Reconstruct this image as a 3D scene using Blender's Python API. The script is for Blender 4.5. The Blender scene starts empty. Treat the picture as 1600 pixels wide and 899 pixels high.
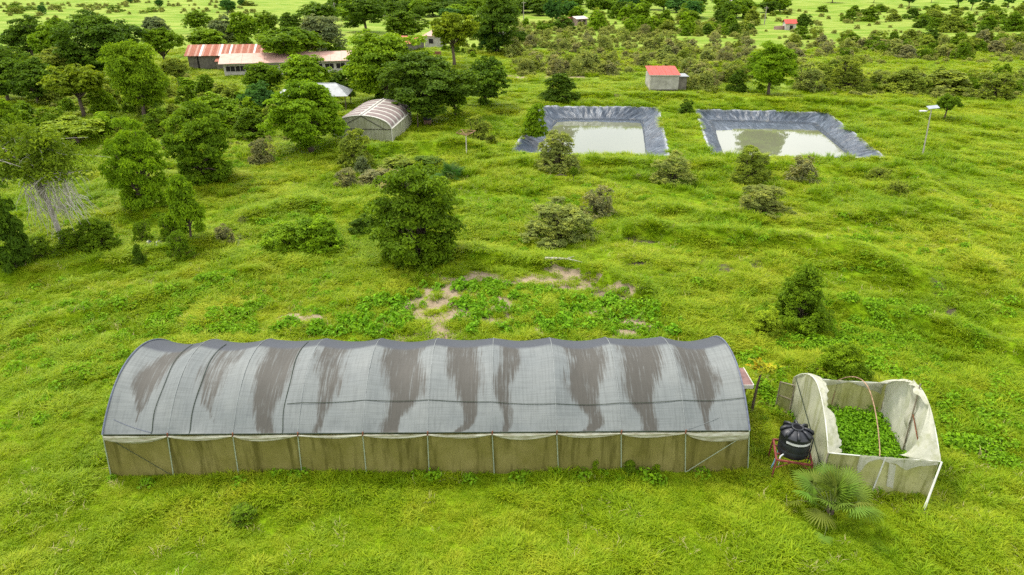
import bpy, math, random
import numpy as np
from mathutils import Vector
R = math.radians
random.seed(7)
rng = np.random.default_rng(7)
scene = bpy.context.scene
COL = scene.collection

# ------------------------------------------------------------------ camera, sky, sun, exposure
CAM_H, PITCH, F = 22.0, R(25.5), 1067.0
cd = bpy.data.cameras.new('camera'); cam = bpy.data.objects.new('camera', cd); COL.objects.link(cam)
cam.location = (0, 0, CAM_H); cam.rotation_euler = (R(90) - PITCH, 0, 0)
cd.sensor_width = 36.0; cd.lens = 36.0 * F / 1600.0; cd.clip_start = 0.5; cd.clip_end = 8000
scene.camera = cam
scene.view_settings.view_transform = 'Standard'
scene.view_settings.look = 'None'
scene.view_settings.exposure = 1.60
scene.view_settings.gamma = 1.0
SUN_DIR = Vector((-0.50, 0.42, 1.05)).normalized()
SUN_EL = math.asin(SUN_DIR.z); SUN_AZ = math.atan2(SUN_DIR.x, SUN_DIR.y)
world = bpy.data.worlds.new('World'); scene.world = world; world.use_nodes = True
wn, wl = world.node_tree.nodes, world.node_tree.links
wn.clear()
wo = wn.new('ShaderNodeOutputWorld'); wb = wn.new('ShaderNodeBackground'); wb.inputs[1].default_value = 0.1
sky = wn.new('ShaderNodeTexSky'); sky.sky_type = 'NISHITA'; sky.sun_disc = False
sky.sun_elevation = SUN_EL; sky.sun_rotation = SUN_AZ
tc = wn.new('ShaderNodeTexCoord'); cn = wn.new('ShaderNodeTexNoise')
cn.inputs['Scale'].default_value = 2.2; cn.inputs['Detail'].default_value = 6; cn.inputs['Roughness'].default_value = 0.55
wl.new(tc.outputs['Generated'], cn.inputs['Vector'])
cr = wn.new('ShaderNodeValToRGB')       # overcast deck: brighter and greyer cloud
cr.color_ramp.elements[0].position = 0.35; cr.color_ramp.elements[0].color = (4.8, 5.05, 5.3, 1)
cr.color_ramp.elements[1].position = 0.65; cr.color_ramp.elements[1].color = (7.8, 7.75, 7.6, 1)
wl.new(cn.outputs['Fac'], cr.inputs['Fac'])
mx = wn.new('ShaderNodeMixRGB'); mx.inputs[0].default_value = 0.9
wl.new(sky.outputs[0], mx.inputs[1]); wl.new(cr.outputs[0], mx.inputs[2])
wl.new(mx.outputs[0], wb.inputs[0]); wl.new(wb.outputs[0], wo.inputs[0])
sd = bpy.data.lights.new('sun', 'SUN'); sd.energy = 1.5; sd.angle = R(10); sd.color = (1.0, 0.95, 0.86)
sun = bpy.data.objects.new('sun', sd); COL.objects.link(sun); sun.location = (-60, 60, 120)
sun.rotation_euler = SUN_DIR.to_track_quat('Z', 'Y').to_euler()
try:
    scene.cycles.max_bounces = 7; scene.cycles.diffuse_bounces = 4; scene.cycles.transparent_max_bounces = 10
    scene.cycles.use_denoising = False
except Exception: pass

# ------------------------------------------------------------------ projection helpers (photo pixel <-> ground point)
CP, SP = math.cos(PITCH), math.sin(PITCH)
def g(px, py, z=0.0):
    a = (px - 800) / F; b = (449.5 - py) / F
    dy = CP + SP * b; dz = -SP + CP * b
    t = (CAM_H - z) / -dz
    return Vector((a * t, dy * t, z))
def proj(x, y, z):
    zc = y * CP + (CAM_H - z) * SP; up = y * SP + (z - CAM_H) * CP
    return 800 + F * x / zc, 449.5 - F * up / zc
def proj_np(x, y, z=0.0):
    zc = y * CP + (CAM_H - z) * SP; up = y * SP + (z - CAM_H) * CP
    return 800 + F * x / zc, 449.5 - F * up / zc
def depth(P): return P.y * CP + (CAM_H - P.z) * SP
def height_to(P, py):
    b = (449.5 - py) / F
    tt = (SP - CP * b) / (CP + SP * b)          # tan of the depression angle
    return CAM_H - P.y * tt - P.z

# ------------------------------------------------------------------ noise in numpy
def _h(ix, iy, s):
    n = (ix.astype(np.int64) * 374761393 + iy.astype(np.int64) * 668265263 + s * 1274126177) & 0x7fffffff
    n = ((n ^ (n >> 13)) * 1274126177) & 0x7fffffff
    return ((n ^ (n >> 16)) & 0xffff) / 65535.0
def vnoise(x, y, s=0):
    x = np.asarray(x, float); y = np.asarray(y, float)
    ix, iy = np.floor(x), np.floor(y); fx, fy = x - ix, y - iy
    fx = fx * fx * (3 - 2 * fx); fy = fy * fy * (3 - 2 * fy)
    a, b = _h(ix, iy, s), _h(ix + 1, iy, s); c, d = _h(ix, iy + 1, s), _h(ix + 1, iy + 1, s)
    return (a * (1 - fx) + b * fx) * (1 - fy) + (c * (1 - fx) + d * fx) * fy
def fbm(x, y, s=0, o=4):
    r, a, t = 0.0, 1.0, 0.0
    for k in range(o):
        r = r + a * vnoise(x * 2 ** k + 17.3 * k, y * 2 ** k - 9.1 * k, s + k); t += a; a *= 0.5
    return r / t

# ------------------------------------------------------------------ terrain
GH_FL, GH_FR = g(171, 745), g(1169, 738)
NU_FL, NU_FR, NU_BR = g(1281, 764), g(1449, 778), g(1379, 652)
POND1 = [g(*p) for p in ((797, 239), (1045, 243.5), (1030, 168), (848, 166))]
POND2 = [g(*p) for p in ((1112, 241), (1385, 248), (1293, 176), (1086, 171))]
def in_poly(x, y, poly):
    x = np.asarray(x, float); y = np.asarray(y, float)
    r = np.zeros(x.shape, bool); n = len(poly)
    for i in range(n):
        x1, y1 = poly[i][0], poly[i][1]; x2, y2 = poly[(i + 1) % n][0], poly[(i + 1) % n][1]
        c = ((y1 > y) != (y2 > y)) & (x < (x2 - x1) * (y - y1) / (y2 - y1 + 1e-12) + x1)
        r ^= c
    return r
def poly_dist(x, y, poly, closed=True):
    x = np.asarray(x, float); y = np.asarray(y, float)
    d = np.full(x.shape, 1e9); n = len(poly)
    for i in range(n if closed else n - 1):
        ax, ay = poly[i][0], poly[i][1]; bx, by = poly[(i + 1) % n][0], poly[(i + 1) % n][1]
        ux, uy = bx - ax, by - ay; L = ux * ux + uy * uy + 1e-9
        t = np.clip(((x - ax) * ux + (y - ay) * uy) / L, 0, 1)
        d = np.minimum(d, np.hypot(x - ax - t * ux, y - ay - t * uy))
    return d
def frame_rect(o, ex, L, W, m=0.0):
    ex = Vector((ex.x, ex.y, 0)).normalized(); ey = Vector((-ex.y, ex.x, 0))
    return [o - ex * m - ey * m, o + ex * (L + m) - ey * m, o + ex * (L + m) + ey * (W + m), o - ex * m + ey * (W + m)]
GH_W, GH_L = 8.0, (GH_FR - GH_FL).length
GH_RECT = frame_rect(GH_FL, GH_FR - GH_FL, GH_L, GH_W)
NU_L = (NU_FR - NU_FL).length
NU_W = 6.2
NU_RECT = frame_rect(NU_FL, NU_FR - NU_FL, NU_L, NU_W)
T2_R, T2_B, T2_L = g(613.5, 225), g(643.5, 195.5), g(546, 206)
FLAT = [(GH_RECT, 3.0), (NU_RECT, 2.5), (POND1, 5.0), (POND2, 5.0)]
PIT = g(628, 282)
def smooth(a, b, x):
    t = np.clip((x - a) / (b - a), 0, 1); return t * t * (3 - 2 * t)
BANKS = [([g(*p) for p in pts], a, w) for pts, a, w in (([(985, 368), (1080, 378), (1200, 384), (1330, 400), (1430, 440)], .75, 1.5), ([(540, 252), (620, 241), (700, 238), (790, 244)], .65, 1.6),
    ([(800, 262), (930, 258), (1050, 260), (1240, 266), (1400, 268)], .45, 1.6), ([(1390, 252), (1450, 300), (1490, 380), (1530, 430)], .5, 1.2), ([(570, 332), (470, 322), (385, 345)], .5, 1.3),
    ([(700, 400), (830, 412), (930, 430), (1000, 462)], .5, .9), ([(1290, 478), (1420, 498), (1600, 556)], .55, 1.1), ([(0, 430), (160, 420), (330, 380)], .4, 1.2), ([(60, 510), (220, 470), (400, 430)], .35, .9), ([(1000, 330), (1250, 345), (1500, 330)], .35, 1.4), ([(1140, 160), (1330, 168), (1420, 190)], .6, 1.8), ([(780, 150), (1080, 156)], .4, 1.6))]
def hgt_np(x, y):
    x = np.asarray(x, float); y = np.asarray(y, float)
    k = np.ones(x.shape)
    for poly, m in FLAT:
        d = np.where(in_poly(x, y, poly), 0.0, poly_dist(x, y, poly)); k = k * smooth(0.6, m + 0.6, d)
    z = (fbm(x / 13, y / 13, 3, 3) - 0.5) * 0.9 + (vnoise(x / 3.4, y / 3.4, 9) - 0.5) * 0.30 + (1 - np.abs(fbm(x / 2.1, y / 1.7, 14, 2) * 2 - 1)) * 0.22 - 0.16
    z = z + (fbm(x / 90, y / 90, 21, 2) - 0.5) * 5.0 * smooth(170, 330, y)
    z = z * k
    # hollow with dark undergrowth, and grassy mounds behind the shed
    z = z - 1.7 * np.exp(-(((x - PIT.x) / 5.0) ** 2 + ((y - PIT.y) / 3.4) ** 2) ** 2)
    for px, py, h, rx, ry in ((1120, 116, 2.2, 5.5, 5), (1095, 124, 1.4, 4.0, 4), (660, 236, 0.5, 12, 2.0)):
        q = g(px, py); z = z + h * np.exp(-(((x - q.x) / rx) ** 2 + ((y - q.y) / ry) ** 2))
    for pts, a, w in BANKS:
        d = poly_dist(x, y, pts, closed=False); z = z + 1.5 * a * np.exp(-(d / (.85 * w)) ** 2) * k
    return z
def hgt(x, y): return float(hgt_np(np.array([x]), np.array([y]))[0])
def G(px, py):
    P = g(px, py)
    for _ in range(3):
        P = g(px, py, hgt(P.x, P.y))
    return P
def poly_px(pts): return [g(*p) for p in pts]

SOIL = [([(632, 530), (668, 490), (712, 446), (735, 436)], 1.8), ([(690, 525), (712, 480), (700, 452)], 1.4), ([(742, 434), (800, 436), (880, 441), (925, 450), (975, 468)], 1.5), ([(880, 480), (960, 500), (1040, 515)], .7), ([(780, 470), (800, 500)], .8), ([(600, 500), (650, 470)], .8), ([(440, 510), (560, 490)], .6), ([(840, 500), (1000, 480)], .9), ([(720, 500), (840, 520)], .8),
        ([(1030, 500), (1042, 484)], 0.5), ([(970, 520), (1010, 516)], 0.6), ([(450, 497), (458, 494)], 0.5),
        ([(405, 519), (420, 510)], 0.5), ([(640, 470), (655, 452)], 0.3), ([(512, 417), (520, 416)], 0.3), ([(480, 515), (500, 512)], 0.25),
        ([(952, 150), (965, 154)], 0.6), ([(958, 157), (1003, 161)], 0.45), ([(1225, 161), (1295, 165)], 0.5), ([(775, 203), (783, 224)], 0.35),
        ([(780, 120), (905, 121)], 1.6), ([(700, 172), (720, 160)], 0.4), ([(1050, 72), (1085, 73)], 2.0), ([(535, 128), (560, 118)], 1.2)]
MUD = [([(998, 415), (1012, 421), (1024, 419)], 1.25), ([(1116, 418), (1134, 419)], 1.15), ([(1182, 414), (1206, 418)], 1.1), ([(378, 345), (376, 362), (372, 387)], 0.5),
       ([(1467, 428), (1474, 452), (1480, 470), (1492, 500)], 0.6), ([(600, 296), (640, 262), (668, 254)], 1.7), ([(690, 285), (705, 272), (722, 270)], 1.0), ([(985, 382), (1010, 384)], 0.5),
       ([(930, 452), (968, 466)], 0.5), ([(560, 345), (575, 352)], 0.3), ([(0, 395), (90, 405)], 1.2), ([(1290, 690), (1300, 700)], 0.4), ([(800, 60), (1000, 118)], 0.5)]
MUD = MUD[:-2]
def stroke_mask(x, y, strokes, s):
    m = np.zeros(np.shape(x))
    n = (fbm(np.asarray(x) / 0.8, np.asarray(y) / 0.8, s, 3) - 0.5)
    for pts, r in strokes:
        d = poly_dist(x, y, poly_px(pts), closed=False)
        m = np.maximum(m, np.clip(1.2 - d / r + n * 3.4, 0, 1) * (d < r * 2.2))
    return m
LIME = [poly_px(p) for p in ([(0, 36), (130, 27), (300, 29), (420, 26), (560, 14), (560, 30), (440, 30), (290, 50), (100, 58), (0, 62)], [(160, 4), (360, 2), (360, 7), (160, 9)],
        [(1170, 45), (1205, 45), (1205, 60), (1170, 60)], [(1205, 46), (1250, 47), (1250, 53), (1205, 52)])]
OLIVE = [poly_px(p) for p in ([(0, 6), (400, 4), (420, 18), (290, 27), (0, 29)], [(790, 50), (1010, 48), (1170, 66), (1230, 78), (1600, 92), (1600, 112), (1300, 120), (1080, 140), (1000, 122), (800, 118)],
         [(1320, 22), (1600, 20), (1600, 28), (1320, 34)])]

# ------------------------------------------------------------------ mesh helpers
def link(o, parent=None, **props):
    COL.objects.link(o)
    if parent is not None: o.parent = parent
    for k, v in props.items(): o[k] = v
    return o
def np_mesh(name, V, Fa, mats=(), attrs=None, smooth_=False, midx=None):
    V = np.asarray(V, np.float32); Fa = np.asarray(Fa, np.int32); k = Fa.shape[1]
    me = bpy.data.meshes.new(name)
    me.vertices.add(len(V)); me.vertices.foreach_set('co', V.ravel())
    me.loops.add(Fa.size); me.loops.foreach_set('vertex_index', Fa.ravel())
    me.polygons.add(len(Fa)); me.polygons.foreach_set('loop_start', np.arange(0, Fa.size, k, dtype=np.int32))
    if midx is not None: me.polygons.foreach_set('material_index', np.asarray(midx, np.int32))
    me.update(calc_edges=True)
    me.polygons.foreach_set('use_smooth', np.full(len(Fa), bool(smooth_)))
    for n, (ty, dat) in (attrs or {}).items():
        a = me.attributes.new(n, ty, 'POINT')
        a.data.foreach_set('vector' if ty == 'FLOAT_VECTOR' else 'value', np.asarray(dat, np.float32 if ty != 'INT' else np.int32).ravel())
    for m in mats: me.materials.append(m)
    return me
class MB:
    def __init__(s): s.v = []; s.f = []; s.m = []
    def add(s, vs, fs, mi=0):
        o = len(s.v); s.v += [tuple(v) for v in vs]; s.f += [tuple(i + o for i in f) for f in fs]; s.m += [mi] * len(fs); return s
    def box(s, x0, x1, y0, y1, z0, z1, mi=0):
        return s.add([(x0, y0, z0), (x1, y0, z0), (x1, y1, z0), (x0, y1, z0), (x0, y0, z1), (x1, y0, z1), (x1, y1, z1), (x0, y1, z1)],
                     [(0, 3, 2, 1), (4, 5, 6, 7), (0, 1, 5, 4), (1, 2, 6, 5), (2, 3, 7, 6), (3, 0, 4, 7)], mi)
    def tube(s, pts, r, n=6, mi=0, caps=True):
        pts = [Vector(p) for p in pts]; k = len(pts); rr = r if isinstance(r, (list, tuple)) else [r] * k
        vs = []; ref = None
        for i, p in enumerate(pts):
            d = (pts[min(i + 1, k - 1)] - pts[max(i - 1, 0)]).normalized()
            if ref is None: ref = Vector((0, 0, 1)) if abs(d.z) < 0.9 else Vector((1, 0, 0))
            a = d.cross(ref).normalized(); b = d.cross(a).normalized()
            for j in range(n):
                t = 2 * math.pi * j / n; vs.append(p + (a * math.cos(t) + b * math.sin(t)) * rr[i])
        fs = [(i * n + j, i * n + (j + 1) % n, (i + 1) * n + (j + 1) % n, (i + 1) * n + j) for i in range(k - 1) for j in range(n)]
        if caps: fs += [tuple(range(n - 1, -1, -1)), tuple(range((k - 1) * n, k * n))]
        return s.add(vs, fs, mi)
    def lathe(s, prof, n=28, c=(0, 0, 0), mi=0, a0=0.0, a1=2 * math.pi):
        full = abs(a1 - a0 - 2 * math.pi) < 1e-6; m = n if full else n + 1
        vs = [(c[0] + r * math.cos(a0 + (a1 - a0) * j / n), c[1] + r * math.sin(a0 + (a1 - a0) * j / n), c[2] + z) for r, z in prof for j in range(m)]
        fs = [(i * m + j, i * m + (j + 1) % m, (i + 1) * m + (j + 1) % m, (i + 1) * m + j) for i in range(len(prof) - 1) for j in range(n)]
        return s.add(vs, fs, mi)
    def grid(s, fn, us, vs_, mi=0, keep=None):
        nu, nv = len(us), len(vs_)
        vs = [fn(u, v) for v in vs_ for u in us]
        fs = [(j * nu + i, j * nu + i + 1, (j + 1) * nu + i + 1, (j + 1) * nu + i) for j in range(nv - 1) for i in range(nu - 1)
              if keep is None or keep((us[i] + us[i + 1]) / 2, (vs_[j] + vs_[j + 1]) / 2)]
        return s.add(vs, fs, mi)
    def mesh(s, name, mats, smooth_=False):
        me = bpy.data.meshes.new(name); me.from_pydata(s.v, [], s.f)
        for m in (mats if isinstance(mats, (list, tuple)) else [mats]): me.materials.append(m)
        me.polygons.foreach_set('material_index', s.m)
        me.polygons.foreach_set('use_smooth', [smooth_] * len(s.f)); me.update()
        return me
    def obj(s, name, mats, parent=None, smooth_=False, **p):
        return link(bpy.data.objects.new(name, s.mesh(name, mats, smooth_)), parent, **p)
def lin(a, b, n): return [a + (b - a) * i / (n - 1) for i in range(n)]
def empty(name, loc, rz=0.0, **p):
    o = bpy.data.objects.new(name, None); o.empty_display_size = 0.3; o.location = loc; o.rotation_euler = (0, 0, rz); return link(o, **p)
def group_of(o, grp):
    if grp: o['group'] = grp

# ------------------------------------------------------------------ materials
def mat(name, rough=0.8, spec=0.2):
    m = bpy.data.materials.new(name); m.use_nodes = True; nt = m.node_tree
    b = nt.nodes['Principled BSDF']; b.inputs['Roughness'].default_value = rough; b.inputs['Specular IOR Level'].default_value = spec
    return m, nt.nodes, nt.links, b
def N(nodes, ty, **kw):
    n = nodes.new(ty)
    for k, v in kw.items():
        if k.startswith('i_'): n.inputs[k[2:].replace('_', ' ')].default_value = v
        else: setattr(n, k, v)
    return n
def ramp(nodes, stops):
    r = nodes.new('ShaderNodeValToRGB'); e = r.color_ramp.elements
    while len(e) < len(stops): e.new(0.5)
    for i, (p, c) in enumerate(stops):
        e[i].position = p; e[i].color = (c, c, c, 1) if isinstance(c, (int, float)) else (*c, 1)
    return r
def mixc(nodes, links, fac, a, b, mode='MIX'):
    n = nodes.new('ShaderNodeMixRGB'); n.blend_type = mode
    for k, v in ((0, fac), (1, a), (2, b)):
        if hasattr(v, 'links') or isinstance(v, bpy.types.NodeSocket): links.new(v, n.inputs[k])
        elif isinstance(v, (int, float)): n.inputs[k].default_value = v if k == 0 else (v, v, v, 1)
        else: n.inputs[k].default_value = (*v, 1)
    return n.outputs[0]
def noise(nodes, links, scale, detail=3, rough=0.55, vec=None, stretch=None):
    n = N(nodes, 'ShaderNodeTexNoise'); n.inputs['Scale'].default_value = scale; n.inputs['Detail'].default_value = detail; n.inputs['Roughness'].default_value = rough
    if stretch is not None:
        mp = nodes.new('ShaderNodeMapping'); mp.inputs['Scale'].default_value = stretch
        links.new(vec, mp.inputs['Vector']); vec = mp.outputs[0]
    if vec is not None: links.new(vec, n.inputs['Vector'])
    return n.outputs['Fac']
def attr(nodes, name): return N(nodes, 'ShaderNodeAttribute', attribute_name=name)
def simple(name, c, rough=0.8, spec=0.2, var=0.25, scale=3.0, metal=0.0, c2=None, stretch=None):
    m, n, l, b = mat(name, rough, spec)
    t = n.new('ShaderNodeTexCoord'); f = noise(n, l, scale, 4, 0.6, t.outputs['Object'], stretch)
    c2 = c2 or tuple(x * (1 - 2 * var) for x in c)
    r = ramp(n, [(0.3, c2), (0.68, c)]); l.new(f, r.inputs[0]); l.new(r.outputs[0], b.inputs['Base Color'])
    b.inputs['Metallic'].default_value = metal
    bp = n.new('ShaderNodeBump'); bp.inputs['Strength'].default_value = 0.25; bp.inputs['Distance'].default_value = 0.02
    f2 = noise(n, l, scale * 6, 3, 0.6, t.outputs['Object']); l.new(f2, bp.inputs['Height']); l.new(bp.outputs[0], b.inputs['Normal'])
    return m
def leaf_mat(name, transl=0.3, use_obj=True, base=(0.08, 0.15, 0.012)):
    m, n, l, b = mat(name, 0.6, 0.12)
    t = attr(n, 'tint').outputs['Fac']
    if use_obj: c = n.new('ShaderNodeObjectInfo').outputs['Color']
    else: c = N(n, 'ShaderNodeRGB'); c.outputs[0].default_value = (*base, 1); c = c.outputs[0]
    r = ramp(n, [(0.0, (0.62, 0.68, 0.7)), (0.5, (1.0, 1.0, 1.0)), (1.0, (1.55, 1.42, 1.0))]); l.new(t, r.inputs[0])
    c = mixc(n, l, 1.0, c, r.outputs[0], 'MULTIPLY')
    l.new(c, b.inputs['Base Color'])
    tr = n.new('ShaderNodeBsdfTranslucent'); l.new(mixc(n, l, 1.0, c, (1.3, 1.25, 0.7), 'MULTIPLY'), tr.inputs[0])
    ms = n.new('ShaderNodeMixShader'); ms.inputs[0].default_value = transl
    l.new(b.outputs[0], ms.inputs[1]); l.new(tr.outputs[0], ms.inputs[2]); l.new(ms.outputs[0], n['Material Output'].inputs[0])
    return m
def grass_colour(n, l):
    """world-position colour of the meadow, shared by the turf sheet and the tufts standing on it"""
    p = n.new('ShaderNodeNewGeometry').outputs['Position']
    a = noise(n, l, 0.085, 4, 0.6, p); b = noise(n, l, 0.42, 4, 0.6, p); c = noise(n, l, 1.6, 3, 0.6, p)
    r = ramp(n, [(0.32, (0.125, 0.235, 0.003)), (0.48, (0.220, 0.325, 0.004)), (0.64, (0.350, 0.395, 0.020))])
    mm = N(n, 'ShaderNodeMath', operation='MULTIPLY_ADD'); l.new(b, mm.inputs[0]); mm.inputs[1].default_value = 0.6; l.new(a, mm.inputs[2])
    m2 = N(n, 'ShaderNodeMath', operation='MULTIPLY_ADD'); l.new(c, m2.inputs[0]); m2.inputs[1].default_value = 0.45; l.new(mm.outputs[0], m2.inputs[2])
    m3 = N(n, 'ShaderNodeMath', operation='MULTIPLY'); l.new(m2.outputs[0], m3.inputs[0]); m3.inputs[1].default_value = 0.49
    l.new(m3.outputs[0], r.inputs[0])
    return r.outputs[0], p
# meadow sheet
GROUND, n, l, b = mat('meadow', 0.95, 0.1)
gc, gp = grass_colour(n, l)
gc = mixc(n, l, 1.0, gc, (0.72, 0.80, 0.7), 'MULTIPLY')
lime = mixc(n, l, noise(n, l, 0.03, 3, 0.5, gp, (1, 4, 1)), (0.115, 0.27, 0.012), (0.18, 0.32, 0.03))
gc = mixc(n, l, attr(n, 'lime').outputs['Fac'], gc, lime)
oc = mixc(n, l, noise(n, l, 0.12, 4, 0.6, gp, (1, 2, 1)), (0.13, 0.165, 0.03), (0.23, 0.25, 0.085))
gc = mixc(n, l, attr(n, 'olive').outputs['Fac'], gc, oc)
fc = mixc(n, l, noise(n, l, 0.05, 5, 0.65, gp, (1, 3.0, 1)), (0.075, 0.15, 0.01), (0.25, 0.30, 0.04))
ff = ramp(n, [(0.42, 0.0), (0.58, 1.0)]); l.new(noise(n, l, 0.05, 5, 0.65, gp, (1, 3.0, 1)), ff.inputs[0])
gc = mixc(n, l, attr(n, 'far').outputs['Fac'], gc, mixc(n, l, ff.outputs[0], (0.125, 0.215, 0.012), (0.245, 0.30, 0.05)))
sc_ = mixc(n, l, noise(n, l, 2.2, 5, 0.7, gp), (0.17, 0.125, 0.075), (0.42, 0.335, 0.23))
sn = N(n, 'ShaderNodeMath', operation='MULTIPLY_ADD'); l.new(noise(n, l, 1.9, 4, .7, gp), sn.inputs[0]); sn.inputs[1].default_value = 1.5; l.new(attr(n, 'soil').outputs['Fac'], sn.inputs[2])
sr_ = ramp(n, [(.50, 0.0), (.62, 1.0)]); sm = N(n, 'ShaderNodeMath', operation='MULTIPLY'); l.new(sn.outputs[0], sm.inputs[0]); sm.inputs[1].default_value = .5; l.new(sm.outputs[0], sr_.inputs[0])
gc = mixc(n, l, sr_.outputs[0], gc, sc_)
mc_ = mixc(n, l, noise(n, l, 4, 4, 0.6, gp), (0.035, 0.028, 0.02), (0.11, 0.085, 0.06))
gc = mixc(n, l, attr(n, 'mud').outputs['Fac'], gc, mc_)
l.new(gc, b.inputs['Base Color'])
bp = n.new('ShaderNodeBump'); bp.inputs['Strength'].default_value = 0.9; bp.inputs['Distance'].default_value = 0.25
l.new(noise(n, l, 3.0, 6, 0.7, gp), bp.inputs['Height']); l.new(bp.outputs[0], b.inputs['Normal'])
# blades
def blade_mat(name, mul, transl=0.42):
    m, n, l, b = mat(name, 0.6, 0.2)
    c, p = grass_colour(n, l)
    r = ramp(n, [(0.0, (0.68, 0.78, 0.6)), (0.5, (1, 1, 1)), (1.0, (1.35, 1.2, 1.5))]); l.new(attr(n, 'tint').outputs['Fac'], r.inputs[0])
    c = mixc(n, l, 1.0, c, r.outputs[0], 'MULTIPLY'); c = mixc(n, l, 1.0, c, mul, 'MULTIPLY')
    l.new(c, b.inputs['Base Color'])
    tr = n.new('ShaderNodeBsdfTranslucent'); l.new(c, tr.inputs[0])
    ms = n.new('ShaderNodeMixShader'); ms.inputs[0].default_value = transl
    l.new(b.outputs[0], ms.inputs[1]); l.new(tr.outputs[0], ms.inputs[2]); l.new(ms.outputs[0], n['Material Output'].inputs[0])
    return m
BLADE = blade_mat('grass_blade', (1.12, 1.1, 1.0))
TALLBLADE = blade_mat('tall_grass_blade', (0.95, 1.02, 0.9))
WEED = leaf_mat('weed_leaf', 0.3, False, (0.155, 0.30, 0.008))
CROP = leaf_mat('crop_leaf', 0.3, False, (0.150, 0.320, 0.010))
LEAF = leaf_mat('leaf', 0.32)
BARK = simple('bark', (0.17, 0.13, 0.095), 0.9, 0.1, 0.3, 4)
DEADWOOD = simple('bleached_wood', (0.50, 0.46, 0.40), 0.9, 0.1, 0.2, 5)
STEM = simple('stem', (0.15, 0.13, 0.07), 0.9, 0.1, 0.3, 5)

# ------------------------------------------------------------------ ground sheet
def axis(segs):
    out = [segs[0][0]]
    for a, b_, st in segs:
        k = max(1, int(round((b_ - a) / st))); out += [a + (b_ - a) * (i + 1) / k for i in range(k)]
    return np.array(out)
gx = axis([(-2600, -900, 120), (-900, -300, 30), (-300, -110, 6), (-110, -45, 1.6), (-45, 55, 0.42), (55, 120, 1.6), (120, 300, 6), (300, 900, 30), (900, 2600, 120)])
gy = axis([(-150, 5, 8), (5, 15, 1.0), (15, 62, 0.42), (62, 125, 0.55), (125, 180, 1.3), (180, 330, 3.0), (330, 620, 6), (620, 1200, 25), (1200, 4500, 150)])
X, Y = np.meshgrid(gx, gy); xs, ys = X.ravel(), Y.ravel()
zs = hgt_np(xs, ys)
ip = in_poly(xs, ys, POND1) | in_poly(xs, ys, POND2)
zs = np.where(ip, -4.5, zs)
near = (ys < 200) & (np.abs(xs) < 130)
soil = np.zeros(xs.shape); mud = np.zeros(xs.shape)
soil[near] = stroke_mask(xs[near], ys[near], SOIL, 31); mud[near] = stroke_mask(xs[near], ys[near], MUD, 57)
limea = np.zeros(xs.shape); olivea = np.zeros(xs.shape)
def soft(poly, w): return np.clip(0.5 + np.where(in_poly(xs, ys, poly), 1, -1) * poly_dist(xs, ys, poly) / w + (fbm(xs / 25, ys / 25, 77, 2) - 0.5) * 1.2, 0, 1)
for p in LIME: limea = np.maximum(limea, soft(p, 8))
for p in OLIVE: olivea = np.maximum(olivea, soft(p, 12) * 0.85)
nx, ny = len(gx), len(gy)
ii = (np.arange(ny - 1)[:, None] * nx + np.arange(nx - 1)[None, :]).ravel()
faces = np.stack([ii, ii + 1, ii + nx + 1, ii + nx], 1)
gm = np_mesh('ground', np.stack([xs, ys, zs], 1), faces, [GROUND], {'soil': ('FLOAT', soil), 'mud': ('FLOAT', mud), 'lime': ('FLOAT', limea), 'olive': ('FLOAT', olivea),
      'far': ('FLOAT', smooth(90, 170, ys))}, True)
link(bpy.data.objects.new('ground', gm), kind='structure')

# ------------------------------------------------------------------ foliage meshes
def leaves(C, Nn, ln, wd, tint, r, fold=0.18):
    n = len(C)
    Nn = Nn / (np.linalg.norm(Nn, axis=1, keepdims=True) + 1e-9)
    a = r.normal(size=(n, 3)); a -= (a * Nn).sum(1, keepdims=True) * Nn; a /= np.linalg.norm(a, axis=1, keepdims=True) + 1e-9
    b_ = np.cross(Nn, a)
    ln = np.asarray(ln).reshape(-1, 1) * np.ones((n, 1)); wd = np.asarray(wd).reshape(-1, 1) * np.ones((n, 1))
    V = np.stack([C - a * ln / 2, C + b_ * wd / 2 + Nn * ln * fold, C + a * ln / 2 - Nn * ln * 0.1, C - b_ * wd / 2 + Nn * ln * fold], 1).reshape(-1, 3)
    Fa = np.arange(n * 4).reshape(-1, 4)
    return V, Fa, np.repeat(tint, 4)
def ball(n, r):
    v = r.normal(size=(n, 3)); return v / np.linalg.norm(v, axis=1, keepdims=True)
STYLES = {   # crown centre height, crown half height, lobes, lobe radius, trunk fork height, squash of the lobes, taper towards the top
    'round':    (0.57, 0.44, 34, 0.16, 0.28, 0.95, 0.0),
    'wide':     (0.57, 0.43, 40, 0.15, 0.25, 0.95, 0.0),
    'umbrella': (0.71, 0.28, 30, 0.14, 0.40, 0.70, 0.0),
    'column':   (0.51, 0.49, 40, 0.15, 0.15, 0.60, 0.12),
    'tall':     (0.56, 0.44, 30, 0.20, 0.22, 0.60, 0.3),
    'bush':     (0.48, 0.50, 18, 0.20, 0.05, 0.85, 0.1),
    'scrub':    (0.52, 0.46, 16, 0.16, 0.03, 1.0, -0.15),
    'mound':    (0.35, 0.55, 20, 0.20, 0.05, 0.9, 0.1)}
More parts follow.
